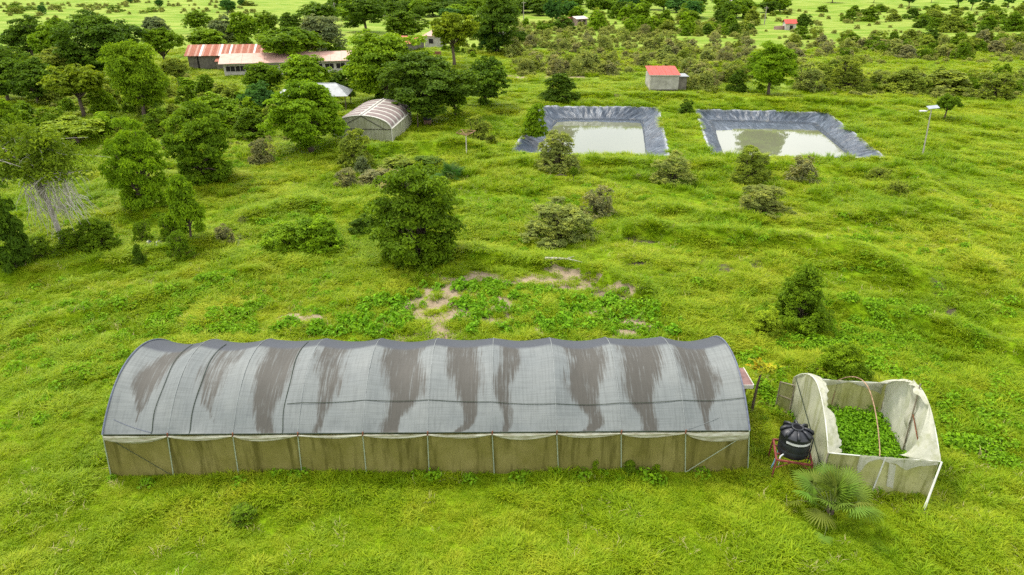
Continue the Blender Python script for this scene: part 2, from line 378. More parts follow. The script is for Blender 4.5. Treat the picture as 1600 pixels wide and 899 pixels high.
def make_plant(style, seed, nleaf, lsize, stemmy=False):
    """unit plant: 1 high, 1 wide.  Returns crown mesh, trunk mesh"""
    r = np.random.default_rng(seed); cz, hz, nl, lr, fork, sq, tap = STYLES[style]
    k = np.arange(nl) + 0.5; phi = np.arccos(1 - 2 * k / nl); th = np.pi * (1 + 5 ** 0.5) * k + r.uniform(0, 6)
    d = np.stack([np.sin(phi) * np.cos(th), np.sin(phi) * np.sin(th), np.cos(phi)], 1) + r.normal(0, 0.16, (nl, 3))
    rad = r.uniform(0.55, 1.08, (nl, 1))
    lob = d * rad
    lob = np.concatenate([lob, ball(max(3, nl // 4), r) * r.uniform(0.1, 0.5, (max(3, nl // 4), 1))])
    rr = 0.5 - lr * 0.75
    L = np.stack([lob[:, 0] * rr, lob[:, 1] * rr, cz + lob[:, 2] * (hz - lr * sq * 0.7)], 1)
    if style in ('column', 'bush', 'mound'):
        q = np.clip((L[:, 2] - cz) / hz, 0 if style == 'column' else -.97, .97); f = np.minimum((1 - q * q) ** -.30, 1.75); L[:, 0] *= f; L[:, 1] *= f
    if tap:
        q = np.clip((L[:, 2] - cz) / hz, -1, 1); f = 1 - tap * np.clip(q, 0, 1) ** 1.3 + (0.1 * q if tap < 0 else 0); L[:, 0] *= f; L[:, 1] *= f
    if style in ('column', 'bush', 'scrub', 'mound'):
        a = np.arange(10) * 0.628 + r.uniform(0, .3, 10); rd = r.uniform(.26, .40, 10) * (.55 if style == 'column' else .85 if style == 'scrub' else 1); L = np.concatenate([L, np.stack([np.cos(a) * rd, np.sin(a) * rd, r.uniform(.06, .2, 10)], 1)])
    if style in ('column', 'bush', 'scrub', 'mound', 'tall'):
        q = np.clip((L[:, 2] - cz) / hz, -1, 0); f = 1 + (.25 if style == 'column' else .75) * q * q; L[:, 0] *= f; L[:, 1] *= f
    R_ = lr * r.uniform(0.65, 1.4, len(L))
    nc = 15 if style != 'scrub' else 40; M = len(L) * nc
    li = np.repeat(np.arange(len(L)), nc)
    out = L - np.array([0, 0, cz - hz * 0.4]); out /= np.linalg.norm(out, axis=1, keepdims=True) + 1e-9
    cdn = ball(M, r) + out[li] * 0.75 + np.array([0, 0, 0.15]); cdn /= np.linalg.norm(cdn, axis=1, keepdims=True)
    cc = L[li] + cdn * (R_[li] * r.uniform(0.55, 1.12, M))[:, None] * np.array([1, 1, sq])
    keep = r.random(M) > 0.12; cc = cc[keep]; cdn = cdn[keep]; ctint = r.normal(0.5, 0.17, len(cc)) + (r.normal(0, 0.13, len(L)))[li[keep]]
    per = max(2, nleaf // len(cc)); ci = np.repeat(np.arange(len(cc)), per)
    q = ball(len(ci), r); q[:, 2] = np.abs(q[:, 2]) * 0.8 - 0.12
    sg = lr * (0.54 if style != 'scrub' else 0.34) * r.uniform(0.6, 1.35, len(cc))[ci][:, None]
    C = cc[ci] + q * sg * r.uniform(0.45, 1.1, (len(ci), 1)) * np.array([1, 1, 0.75])
    pr_ = np.percentile(np.hypot(C[:, 0], C[:, 1]), 98); C[:, :2] *= 0.5 / pr_; L[:, :2] *= 0.5 / pr_
    pz = np.percentile(C[:, 2], 99.3); zk = 0.99 / pz; C[:, 2] *= zk; L[:, 2] *= zk
    C[:, 2] = np.maximum(C[:, 2], 0.012)
    Nn = q * 0.75 + cdn[ci] * 0.3 + np.array([0, 0, 0.55]) + r.normal(0, 0.28 if style != 'scrub' else .5, (len(ci), 3))
    ls = lsize * r.uniform(0.6, 1.35, len(ci))
    V, Fa, T = leaves(C, Nn, ls, ls * 0.55, np.clip(ctint[ci] + r.normal(0, 0.16, len(ci)), 0, 1), r)
    crown = np_mesh('crown', V, Fa, [LEAF], {'tint': ('FLOAT', T)})
    m = MB()
    if stemmy or style in ('bush', 'scrub', 'mound'):
        for i in range(0, len(L), 1 if stemmy else 2):
            a = Vector((r.uniform(-.06, .06), r.uniform(-.06, .06), -0.02)); e = Vector(L[i]) * (1.0 if not stemmy else 1.08)
            md = a.lerp(e, 0.5) + Vector((r.normal(0, .03), r.normal(0, .03), 0.05))
            m.tube([a, md, e], [0.014, 0.009, 0.004], 4)
            if stemmy:
                for q in range(3):
                    e2 = e + Vector((r.normal(0, .1), r.normal(0, .1), abs(r.normal(0, .1)))); m.tube([md.lerp(e, .5), e2], [0.006, 0.002], 3)
    else:
        lean = Vector((r.normal(0, .02), r.normal(0, .02), 0)); top = Vector((0, 0, fork)) + lean
        m.tube([(0, 0, -0.03), (0.004, 0, fork * .3), top * 0.7 + Vector((0, 0, fork * .1)), top], [0.045, 0.033, 0.028, 0.025], 7)
        idx = r.permutation(len(L))[:12]
        for i in idx:
            e = Vector(L[i]); s0 = top * r.uniform(0.85, 1.0); md = s0.lerp(e, 0.5) + Vector((r.normal(0, .02), r.normal(0, .02), 0.03 if style != 'umbrella' else -0.02))
            m.tube([s0, md, e], [0.018, 0.012, 0.004], 5)
        m.tube([top, (top.x, top.y, cz + hz * 0.5)], [0.024, 0.006], 5)
    return crown, m.mesh('trunk', [STEM if style in ('bush', 'scrub', 'mound') else BARK], True)
LIB = {}
def proto(style, detail, variant):
    key = (style, detail, variant)
    if key not in LIB:
        nl, ls = {'hero': (36000, 0.038), 'mid': (13000, 0.058), 'low': (4200, 0.090), 'far': (1300, 0.13)}[detail]
        if style == 'scrub': ls *= 0.72
        if style in ('bush', 'mound'): ls *= 1.0
        LIB[key] = make_plant(style, hash((style, variant, 5)) % 9999 if False else sum(map(ord, style)) * 7 + variant * 131, nl, ls, style == 'scrub')
    return LIB[key]
def jitter(c, k=0.1):
    f = 1 + random.uniform(-k, k); return (c[0] * f * (1 + random.uniform(-.035, .025)), c[1] * f, c[2] * f)
COLR = {'mid': (0.130, 0.220, 0.007), 'bright': (0.180, 0.295, 0.008), 'dark': (0.085, 0.155, 0.009), 'olive': (0.215, 0.275, 0.030), 'yellow': (0.195, 0.265, 0.010),
        'blue': (0.065, 0.160, 0.026), 'grey': (0.175, 0.220, 0.085), 'dry': (0.260, 0.265, 0.110), 'lime': (0.240, 0.330, 0.016), 'scrub': (0.275, 0.320, 0.075)}
def plant(name, cat, label, cx, top, base, w, style, colr, detail='mid', variant=0, grp=None, parts=True, P=None, H=None, W=None):
    if P is None:
        P = G(cx, base); H = max(0.3, height_to(P, top)) * 1.03; W = w * depth(P) / F * 1.04
        if style in ('column', 'bush', 'scrub', 'mound'):      # leafy to the ground: the stem stands behind the near edge of the crown
            P = G(*proj(P.x, P.y + .34 * W, 0)); H = max(0.3, height_to(P, top)) * 1.02; W = w * depth(P) / F * 1.02
    P = Vector((P.x, P.y, hgt(P.x, P.y)))
    crown, trunk = proto(style, detail, variant)
    rz = random.uniform(0, 6.28); c = (*jitter(COLR[colr], 0.09), 1)
    pr = dict(label=label, category=cat)
    if grp: pr['group'] = grp
    if parts:
        root = empty(name, P, rz, **pr); root.scale = (W, W, H)
        o = link(bpy.data.objects.new('crown' if cat in ('tree', 'palm') else 'foliage', crown), root); o.color = c
        link(bpy.data.objects.new('trunk' if cat == 'tree' else 'stem', trunk), root)
        return root
    o = link(bpy.data.objects.new(name, crown), **pr); o.color = c; o.location = P; o.rotation_euler = (0, 0, rz); o.scale = (W, W, H)
    return o

TREES = [
 # cx, top, base, width, style, colour, detail, variant, label
 (650, 268, 426, 146, 'column', 'mid', 'hero', 0, 'big bushy green tree standing alone in the grass behind the long greenhouse'),
 (306, 163, 291, 104, 'column', 'mid', 'hero', 1, 'stout dense dark green tree, leafy to the ground, right of the slimmer leafy column'),
 (211, 188, 328, 84, 'column', 'bright', 'hero', 2, 'tall yellow-green leafy column tree between the half-bare tree and the stout dark one'),
 (300, 283, 377, 54, 'tall', 'bright', 'mid', 0, 'small pale-topped tree beside the black plastic sheet'),
 (487, 132, 237, 118, 'round', 'bright', 'hero', 0, 'round yellow-green tree with a dark trunk, left of the striped tunnel house'),
 (603, 57, 160, 120, 'round', 'bright', 'hero', 1, 'broad bright green tree rising behind the striped tunnel house'),
 (668, 90, 190, 140, 'wide', 'dark', 'hero', 0, 'wide dark tree whose boughs overhang the striped tunnel house'),
 (757, 93, 168, 82, 'wide', 'dark', 'mid', 1, 'dark spreading tree at the meadow edge, right of the overhanging one'),
 (712, 112, 183, 40, 'tall', 'mid', 'mid', 5, 'slim green sapling with a thin stem right of the black tank'),
 (710, 24, 104, 72, 'umbrella', 'yellow', 'mid', 0, 'olive-yellow flat-topped tree before the pink house with the hip roof'),
 (777, -2, 84, 76, 'tall', 'dark', 'mid', 1, 'very tall dark tree with a lobed crown beside the white hut'),
 (768, 52, 84, 40, 'round', 'blue', 'mid', 2, 'low bluish round tree at the foot of the very tall dark one'),
 (462, 47, 112, 104, 'umbrella', 'mid', 'mid', 1, 'flat-topped acacia-like tree hiding the middle of the pink roof'),
 (416, 101, 153, 62, 'round', 'mid', 'mid', 3, 'dark green round tree in front of the left windows of the pink roofed block'),
 (481, 88, 153, 76, 'round', 'bright', 'mid', 4, 'rounded leafy tree in front of the pink roofed block, right of a darker one'),
 (411, 134, 192, 58, 'round', 'blue', 'mid', 5, 'small blue-green round tree left of the tin shelter'),
 (227, 72, 190, 84, 'tall', 'bright', 'hero', 2, 'tall fresh green tree with drooping clumps behind the leafy columns'),
 (132, 106, 184, 86, 'umbrella', 'yellow', 'mid', 2, 'olive umbrella-shaped tree on a bare dark trunk at the left'),
 (178, 27, 130, 118, 'wide', 'dark', 'hero', 3, 'huge dark spreading tree, the darkest of the left woodland'),
 (262, 47, 114, 60, 'umbrella', 'mid', 'mid', 3, 'flat-crowned tree beside the left end of the rusty roofed shed'),
 (281, 92, 138, 44, 'umbrella', 'olive', 'mid', 4, 'small olive tree with a leaning trunk by the mud pool'),
 (52, 29, 92, 62, 'round', 'dark', 'mid', 6, 'dark round tree bordering the lime field at the upper left'),
 (92, 34, 108, 64, 'round', 'mid', 'mid', 7, 'rounded tree between the dark field-edge tree and the huge dark spreading one'),
 (14, 78, 160, 74, 'wide', 'dark', 'mid', 4, 'dark bluish tree cut by the left border of the woodland'),
 (62, 92, 164, 76, 'wide', 'dark', 'mid', 5, 'dark low-branched tree left of the olive umbrella tree'),
 (106, 78, 134, 72, 'umbrella', 'olive', 'mid', 5, 'pale olive flat tree behind the umbrella tree on a bare trunk'),
 (245, 28, 62, 46, 'round', 'grey', 'mid', 0, 'grey-green round tree beside the lime field'),
 (326, 47, 82, 60, 'round', 'bright', 'mid', 1, 'bright round tree right behind the rusty roof'),
 (310, 19, 52, 42, 'round', 'mid', 'low', 2, 'dark-topped tree behind the bright round one at the rusty roof'),
 (350, 25, 66, 40, 'round', 'grey', 'low', 6, 'greyish tree behind the rusty roof, right of the bright round one'),
 (384, 20, 72, 44, 'round', 'mid', 'low', 3, 'round green tree above the right end of the rusty roof'),
 (122, 186, 226, 96, 'umbrella', 'lime', 'mid', 6, 'low lime-yellow feathery tree in front of the dark left woodland'),
 (20, 160, 250, 60, 'round', 'mid', 'mid', 4, 'rounded leafy tree at the left border above the half-bare tree'),
 (6, 292, 418, 66, 'column', 'dark', 'mid', 3, 'dark shaggy tree cut by the left border beside the half-bare tree'),
 (572, -4, 50, 62, 'round', 'dark', 'mid', 3, 'tall dark tree behind the red roof at the top'),
 (632, 19, 62, 64, 'round', 'mid', 'mid', 0, 'broad green tree between the red roof and the pink hip roof'),
 (503, 28, 90, 68, 'round', 'grey', 'mid', 1, 'silvery tree with pale bare branches behind the right end of the pink roof'),
 (457, 22, 56, 40, 'round', 'dark', 'low', 4, 'small dark tree behind the flat-topped acacia-like one'),
 (418, 20, 54, 38, 'round', 'mid', 'low', 5, 'plain green tree left of the small dark one behind the acacia-like tree'),
 (500, 6, 40, 60, 'wide', 'dark', 'low', 2, 'wide dark tree beneath the left utility pole'),
 (1200, 71, 150, 72, 'round', 'bright', 'hero', 2, 'full round green tree beyond the gap between the two ponds'),
 (1253, 23, 52, 24, 'round', 'dark', 'mid', 4, 'dark round tree beside the tiny red roofed hut'),
 (863, 0, 36, 30, 'round', 'blue', 'mid', 5, 'dark ball-shaped tree left of the brick hut'),
 (1475, 148, 187, 36, 'umbrella', 'mid', 'mid', 6, 'small flat tree with twin pale stems behind the solar lamp'),
 (852, 38, 58, 26, 'umbrella', 'mid', 'low', 3, 'thin low tree in the field below the brick hut'),
]
for i, (cx, top, base, w, st, co, det, va, lab) in enumerate(TREES):
    plant('tree', 'tree', lab, cx, top, base, w, st, co, det, va)
FAR_L = [(68, 6, 24, 12), (250, -3, 11, 12), (357, -2, 21, 24), (378, -2, 9, 12), (204, -4, 5, 8)]
for q in FAR_L: plant('tree', 'tree', 'small dark tree alone in the far grassland at the upper left', *q, 'round', 'blue', 'low', 6, grp='lone trees of the far left grassland')
FAR_R = [(1217, -6, 14, 34), (1420, -4, 10, 20), (1496, -8, 13, 26), (1517, -6, 17, 19), (1541, -6, 15, 19), (1574, -6, 13, 16), (1300, -8, 6, 24), (1365, -8, 5, 16), (1455, -8, 4, 12)]
for q in FAR_R: plant('tree', 'tree', 'dark tree with a bare trunk on the far field edge at the upper right', *q, 'umbrella', 'blue', 'low', random.choice((2, 3)), grp='trees along the far field edge')
k = 0
for i in range(124):
    px = random.uniform(520, 1200) if i < 60 else random.uniform(560, 1230); py = random.uniform(14, 33) if i < 60 else random.uniform(4, 22)
    if 800 < px < 840 and py > 24: continue
    h = random.uniform(16, 28); plant('tree', 'tree', 'dark green tree of the wooded belt behind the fields', px, py - h, py, random.uniform(24, 42), random.choice(('round', 'wide', 'round', 'tall')),
          random.choice(('dark', 'blue', 'mid', 'dark', 'mid', 'bright')), 'low', random.randint(0, 3), grp='trees of the wooded belt behind the fields')

BUSHES = [
 (72, 172, 219, 58, 'bush', 'mid', 'mid', 0, 'rounded bush before the dark left woodland'), (240, 172, 218, 48, 'bush', 'mid', 'mid', 1, 'bush squeezed between the two leafy column trees'),
 (338, 150, 208, 92, 'bush', 'bright', 'mid', 2, 'bright leafy thicket behind the stout dark tree'), (385, 172, 215, 60, 'bush', 'mid', 'mid', 3, 'green bush under the small blue-green tree'),
 (46, 374, 414, 60, 'scrub', 'mid', 'mid', 0, 'dark bush at the foot of the shaggy left border tree'), (146, 343, 397, 62, 'bush', 'mid', 'mid', 1, 'green bush at the right foot of the half-bare tree'),
 (104, 360, 402, 54, 'scrub', 'mid', 'mid', 2, 'dark bush under the bare branches of the half-bare tree'),
 (219, 346, 384, 34, 'scrub', 'mid', 'mid', 0, 'thin shrub left of the black plastic sheet'), (262, 335, 380, 44, 'scrub', 'mid', 'mid', 1, 'thin shrub right above the black plastic sheet'),
 (213, 382, 406, 22, 'bush', 'dark', 'mid', 3, 'little dark bush lower left of the black plastic sheet'), (274, 362, 396, 42, 'scrub', 'mid', 'mid', 2, 'loose shrub below the black plastic sheet'),
 (345, 352, 375, 34, 'scrub', 'dry', 'mid', 3, 'low dry shrub left of the wet trench'),
 (550, 206, 250, 56, 'bush', 'olive', 'mid', 1, 'leafy pale bush in front of the striped tunnel house gable'), (405, 217, 260, 42, 'scrub', 'dry', 'mid', 0, 'brownish twiggy bush in the open grass left of the tunnel house'),
 (748, 182, 226, 52, 'scrub', 'olive', 'mid', 1, 'brown-green twiggy bush right behind the rotary clothes dryer'),
 (877, 116, 163, 60, 'bush', 'dark', 'mid', 1, 'round dark green bush on the bank behind the left pond'), (836, 165, 215, 40, 'mound', 'bright', 'mid', 2, 'bright green plant hanging over the left wall of the left pond'),
 (872, 205, 266, 68, 'scrub', 'scrub', 'hero', 2, 'olive vase-shaped bush on the near bank of the left pond'), (1074, 157, 182, 26, 'bush', 'dark', 'mid', 0, 'small dark bush at the far left corner of the right pond'),
 (1153, 112, 146, 32, 'bush', 'dark', 'mid', 1, 'dark bush at the left foot of the full round tree'), (1056, 244, 294, 66, 'scrub', 'scrub', 'hero', 0, 'dense olive bush in the meadow between the two ponds'),
 (1178, 231, 294, 68, 'scrub', 'olive', 'hero', 1, 'spiky olive-green bush on the near bank of the right pond'), (1200, 290, 341, 88, 'scrub', 'scrub', 'hero', 2, 'broad olive bush just below the spiky one of the right pond'),
 (1258, 246, 292, 54, 'scrub', 'dry', 'low', 3, 'sparse twiggy grey bush below the middle of the right pond'), (878, 318, 390, 124, 'scrub', 'scrub', 'hero', 3, 'largest grey-olive bush in the middle of the meadow'),
 (936, 292, 347, 58, 'scrub', 'dry', 'low', 1, 'almost bare bush with thin twigs behind the largest grey-olive one'), (562, 338, 366, 40, 'bush', 'dark', 'mid', 2, 'dark round shrub left of the big lone tree'),
 (440, 352, 400, 72, 'mound', 'bright', 'mid', 0, 'left half of the vine-covered mound near the wet trench'), (492, 342, 402, 74, 'mound', 'bright', 'mid', 1, 'right half of the vine-covered mound, with a paler top'),
 (1258, 422, 516, 92, 'bush', 'mid', 'hero', 3, 'large dark leafy bush above the roofless tunnel'), (1200, 484, 530, 56, 'bush', 'lime', 'mid', 0, 'bright lime bush at the left of the large dark one'),
 (1322, 538, 606, 84, 'bush', 'bright', 'hero', 0, 'leafy green bush right behind the roofless tunnel'), (376, 794, 834, 50, 'scrub', 'mid', 'low', 1, 'small wispy green weed bush in the foreground grass'),
 (985, 722, 748, 30, 'bush', 'mid', 'mid', 3, 'largest green weed at the foot of the greenhouse front wall'), (930, 718, 740, 14, 'bush', 'bright', 'mid', 0, 'narrow upright weed at the greenhouse front wall'),
 (1025, 726, 742, 18, 'bush', 'bright', 'mid', 1, 'small weed right of the largest one at the greenhouse wall'), (901, 726, 742, 16, 'bush', 'lime', 'low', 2, 'pale weed left of the narrow upright one at the wall'),
 (1330, 88, 147, 74, 'scrub', 'olive', 'hero', 2, 'big rounded shrub beyond the right pond'), (1420, 106, 149, 66, 'bush', 'olive', 'mid', 2, 'olive shrub with a dark base beyond the solar lamp'),
 (1498, 112, 150, 96, 'bush', 'olive', 'mid', 3, 'broad dark shrub beyond the small flat tree'), (1570, 116, 158, 70, 'scrub', 'olive', 'mid', 3, 'pale twiggy shrub at the right border beyond the meadow'),
 (1268, 100, 146, 52, 'scrub', 'scrub', 'mid', 1, 'grey-olive shrub right of the full round tree'), (1378, 262, 285, 40, 'scrub', 'olive', 'low', 0, 'low twiggy weed below the right corner of the right pond'),
 (1408, 285, 308, 40, 'scrub', 'olive', 'low', 2, 'low dry weed in the right meadow'), (620, 246, 290, 66, 'scrub', 'olive', 'mid', 3, 'tangled shrub in the grassy hollow'), (585, 262, 300, 80, 'scrub', 'dry', 'mid', 0, 'greyish tangled shrub at the left of the hollow'),
 (668, 246, 280, 56, 'bush', 'dark', 'mid', 1, 'dark bush at the right rim of the hollow, left of the fan palm'), (540, 264, 300, 44, 'scrub', 'dry', 'mid', 2, 'low dry shrub at the left rim of the hollow'),
 (565, 246, 282, 28, 'bush', 'grey', 'low', 3, 'pale bluish leafy plant at the hollow'), (896, 262, 285, 12, 'umbrella', 'mid', 'low', 2, 'tiny sapling below the vase-shaped bush'), (998, 272, 281, 14, 'scrub', 'dry', 'low', 1, 'tiny dry tussock shrub in the middle meadow'),
 (1318, 208, 246, 18, 'bush', 'bright', 'low', 1, 'green plant growing in the water corner of the right pond'),
]
BUSHES = [q for q in BUSHES if not q[8].startswith('green plant growing in the water')]
for (cx, top, base, w, st, co, det, va, lab) in BUSHES:
    plant('bush' if w > 15 else 'small_plant', 'bush' if w > 15 else 'plant', lab, cx, top, base, w, st, co, det, va)
def scatter_px(n, polypx, fn, seed):
    r = random.Random(seed); xs_ = [p[0] for p in polypx]; ys_ = [p[1] for p in polypx]; k = 0; t = 0
    pl = [(p[0], p[1]) for p in polypx]
    while k < n and t < n * 40:
        t += 1; x = r.uniform(min(xs_), max(xs_)); y = r.uniform(min(ys_), max(ys_))
        if in_poly(np.array([x]), np.array([y]), pl)[0]: fn(x, y, r); k += 1
def sbush(name, lab, grp, cols, wr, hr, styles, det):
    def f(x, y, r):
        P = G(x, y); W = r.uniform(*wr); H = W * r.uniform(*hr)
        plant(name, 'bush', lab, 0, 0, 0, 0, r.choice(styles), r.choice(cols), det, r.randint(0, 3), grp, False, P, H, W)
    return f
BELT = [(785, 58), (860, 52), (1010, 56), (1100, 78), (1168, 66), (1172, 118), (1090, 150), (1066, 140), (1066, 112), (1010, 100), (990, 118), (800, 120)]
scatter_px(150, BELT, sbush('scrub_bush', 'olive-grey bush of the scrub belt behind the ponds', 'bushes of the scrub belt', ('scrub', 'olive', 'scrub', 'dry'), (2.2, 5.2), (0.55, 0.9), ('scrub', 'scrub', 'bush'), 'low'), 1)
scatter_px(62, [(1230, 62), (1330, 58), (1600, 74), (1600, 92), (1400, 96), (1230, 90)], sbush('hedge_bush', 'bush of the scrub rows in the right-hand far meadow', 'bushes of the right-hand far meadow', ('olive', 'scrub', 'mid', 'dry'), (3, 6), (0.45, 0.8), ('scrub', 'bush'), 'low'), 2)
scatter_px(12, [(1400, 66), (1600, 62), (1600, 84), (1410, 88)], sbush('hedge_bush', 'bush of the scrub rows in the right-hand far meadow', 'bushes of the right-hand far meadow', ('dark', 'mid', 'olive'), (4, 7), (0.5, 0.8), ('bush',), 'low'), 3)
scatter_px(56, [(1230, 122), (1600, 124), (1600, 152), (1300, 150)], sbush('hedge_bush', 'olive bush in the scrub row just beyond the right pond and lamp', 'bushes of the scrub row beyond the right pond', ('olive', 'mid', 'scrub', 'olive'), (2, 4.6), (0.5, 0.85), ('scrub', 'bush'), 'low'), 4)
scatter_px(34, [(1290, 26), (1450, 30), (1600, 24), (1600, 60), (1480, 52), (1400, 36), (1290, 34)], sbush('field_bush', 'dark bush in the hedge rows right of the tiny red roofed hut', 'bushes in the hedge rows right of the tiny hut', ('mid', 'dark', 'mid', 'olive'), (4, 9), (0.45, 0.75), ('bush',), 'low'), 5)
scatter_px(60, [(815, 36), (1000, 24), (1180, 30), (1180, 60), (1000, 54), (820, 46)], sbush('field_bush', 'dark bush in the rows below the wooded belt at the top', 'bushes in the rows below the wooded belt', ('mid', 'dark', 'bright', 'olive'), (3, 8), (0.5, 0.85), ('bush',), 'low'), 6)
scatter_px(14, [(0, 12), (400, 8), (400, 18), (290, 26), (0, 27)], sbush('grassland_bush', 'olive bush in the far grassland at the upper left', 'bushes of the far left grassland', ('olive', 'scrub', 'olive', 'mid'), (4, 9), (0.22, 0.4), ('scrub',), 'low'), 7)
scatter_px(70, [(0, 130), (60, 165), (180, 150), (300, 140), (420, 175), (440, 205), (240, 215), (150, 220), (30, 215)], sbush('thicket_bush', 'leafy bush in the thicket of the left woodland', 'bushes in the left woodland thicket', ('mid', 'olive', 'bright', 'mid', 'olive'), (2.2, 4.8), (0.55, 0.9), ('bush',), 'low'), 8)
scatter_px(40, [(330, 45), (540, 60), (560, 100), (640, 160), (540, 165), (500, 90), (330, 70)], sbush('yard_bush', 'leafy bush among the farm buildings', 'bushes among the farm buildings', ('mid', 'dark', 'bright'), (2.5, 5), (0.55, 0.95), ('bush',), 'low'), 9)
scatter_px(26, [(690, 60), (800, 60), (800, 90), (690, 100)], sbush('yard_bush', 'small leafy bush near the very tall dark tree', 'bushes near the very tall dark tree', ('mid', 'olive', 'bright'), (1.5, 3.2), (0.5, 0.9), ('bush',), 'low'), 10)
scatter_px(22, [(1190, 18), (1600, 10), (1600, 20), (1200, 26)], sbush('field_bush', 'low bush in the farthest meadow at the upper right', 'low bushes of the farthest right meadow', ('mid', 'olive'), (3, 7), (0.3, 0.6), ('bush',), 'low'), 11)

# half-bare tree with bleached hanging branches
def bare_tree():
    P = G(100, 384); H = height_to(P, 208) ; s = depth(P) / F
    root = empty('half_bare_tree', P, 0, label='half-bare tree with bleached hanging branches at the left', category='tree')
    r = np.random.default_rng(4); m = MB()
    fork = Vector((-0.5, 0, H * 0.60))
    m.tube([(0, 0, -.2), (-0.1, 0, H * .2), (-.35, .1, H * .4), fork], [.26, .2, .17, .15], 8)
    ends = []
    for i in range(20):
        a = r.uniform(0, 6.28); rad = r.uniform(.25, 1) * 62 * s
        e = fork + Vector((math.cos(a) * rad, math.sin(a) * rad * .8, r.uniform(.02, .36) * H)); ends.append(e)
        md = fork.lerp(e, .5) + Vector((0, 0, .35)); m.tube([fork - Vector((0, 0, r.uniform(0, 1.6))), md, e], [.11, .075, .03], 5)
    m.obj('trunk', DEADWOOD, root, True)
    w = MB()
    for i in range(200):                                   # twigs hanging from the right-hand bough
        b0 = fork + Vector((r.uniform(-.8, 3.0), r.uniform(-1.6, .8), r.uniform(-2.2, 1.0)))
        q = [b0]; dv = Vector((r.uniform(-.35, .75), r.uniform(-.6, .3), r.uniform(-.4, .3)))
        for k in range(4):
            dv = dv * 0.7 + Vector((r.normal(0, .22), r.normal(0, .22), -.36)); q.append(q[-1] + dv * r.uniform(.5, .9))
        for p in q: p.z = max(p.z, .05)
        w.tube(q, [.030, .026, .021, .015, .009], 3)
    for i in range(140):
        e = random.choice(ends); q = [e]; dv = Vector((r.normal(0, .5), r.normal(0, .5), .1))
        for k in range(3): dv = dv + Vector((r.normal(0, .2), r.normal(0, .2), -.15)); q.append(q[-1] + dv * .6)
        w.tube(q, [.022, .016, .012, .006], 3)
    w.obj('twig_tangle', DEADWOOD, root, kind='stuff')
    C = []; T = []
    for e in ends:
        for k in range(9):
            c = np.array(e) + r.normal(0, 1, 3) * np.array([.75, .65, .4]) + np.array([0, 0, .25]); n_ = 55
            C.append(c + r.normal(0, 1, (n_, 3)) * np.array([.36, .36, .22])); T.append(np.clip(r.normal(.5, .15) + r.normal(0, .15, n_), 0, 1))
    C = np.concatenate(C); T = np.concatenate(T); Nn = r.normal(0, .6, C.shape) + np.array([0, 0, .8]); ls = .30 * r.uniform(.6, 1.3, len(C))
    V, Fa, T = leaves(C, Nn, ls, ls * .5, T, r)
    o = link(bpy.data.objects.new('crown', np_mesh('crown', V, Fa, [LEAF], {'tint': ('FLOAT', T)})), root); o.color = (.145, .215, .012, 1)
bare_tree()

# ------------------------------------------------------------------ palms
FROND = leaf_mat('palm_leaf', 0.2)
PETI = simple('palm_stalk', (0.15, 0.19, 0.05), 0.7, 0.3, 0.2, 5)
def fan_mesh(seed, rad=0.85, nseg=22):
    r = np.random.default_rng(seed); V = []; Fq = []; T = []
    a0, a1 = -2.0, 2.0
    for i in range(nseg):
        a = a0 + (a1 - a0) * i / (nseg - 1); L = rad * (0.72 + 0.28 * math.cos(a * .7)) * r.uniform(.9, 1.06); wv = (a1 - a0) / nseg * .5
        d = np.array([math.cos(a), math.sin(a), 0]); s = np.array([-math.sin(a), math.cos(a), 0])
        drop = lambda t: np.array([0, 0, -.26 * rad * t * t - .05 * abs(a) * t])
        o = len(V); m1 = .5 * L
        for t, w in ((.06, .012), (.5, wv * m1 * .8), (.8, wv * L * .30), (1.0, .003)):
            c = d * L * t + drop(t) + (np.array([0, 0, r.normal(0, .02)]) if t == 1.0 else 0)
            V += [c - s * w + np.array([0, 0, .25 * w]), c, c + s * w + np.array([0, 0, .25 * w])]; T += [.35 + .3 * t] * 3
        for k in range(3):
            b_ = o + k * 3; Fq += [(b_, b_ + 1, b_ + 4, b_ + 3), (b_ + 1, b_ + 2, b_ + 5, b_ + 4)]
    return np_mesh('leaf_fan', np.array(V), np.array(Fq), [FROND], {'tint': ('FLOAT', np.array(T) + r.normal(0, .05, len(T)))})
FANS = [fan_mesh(i) for i in range(4)]
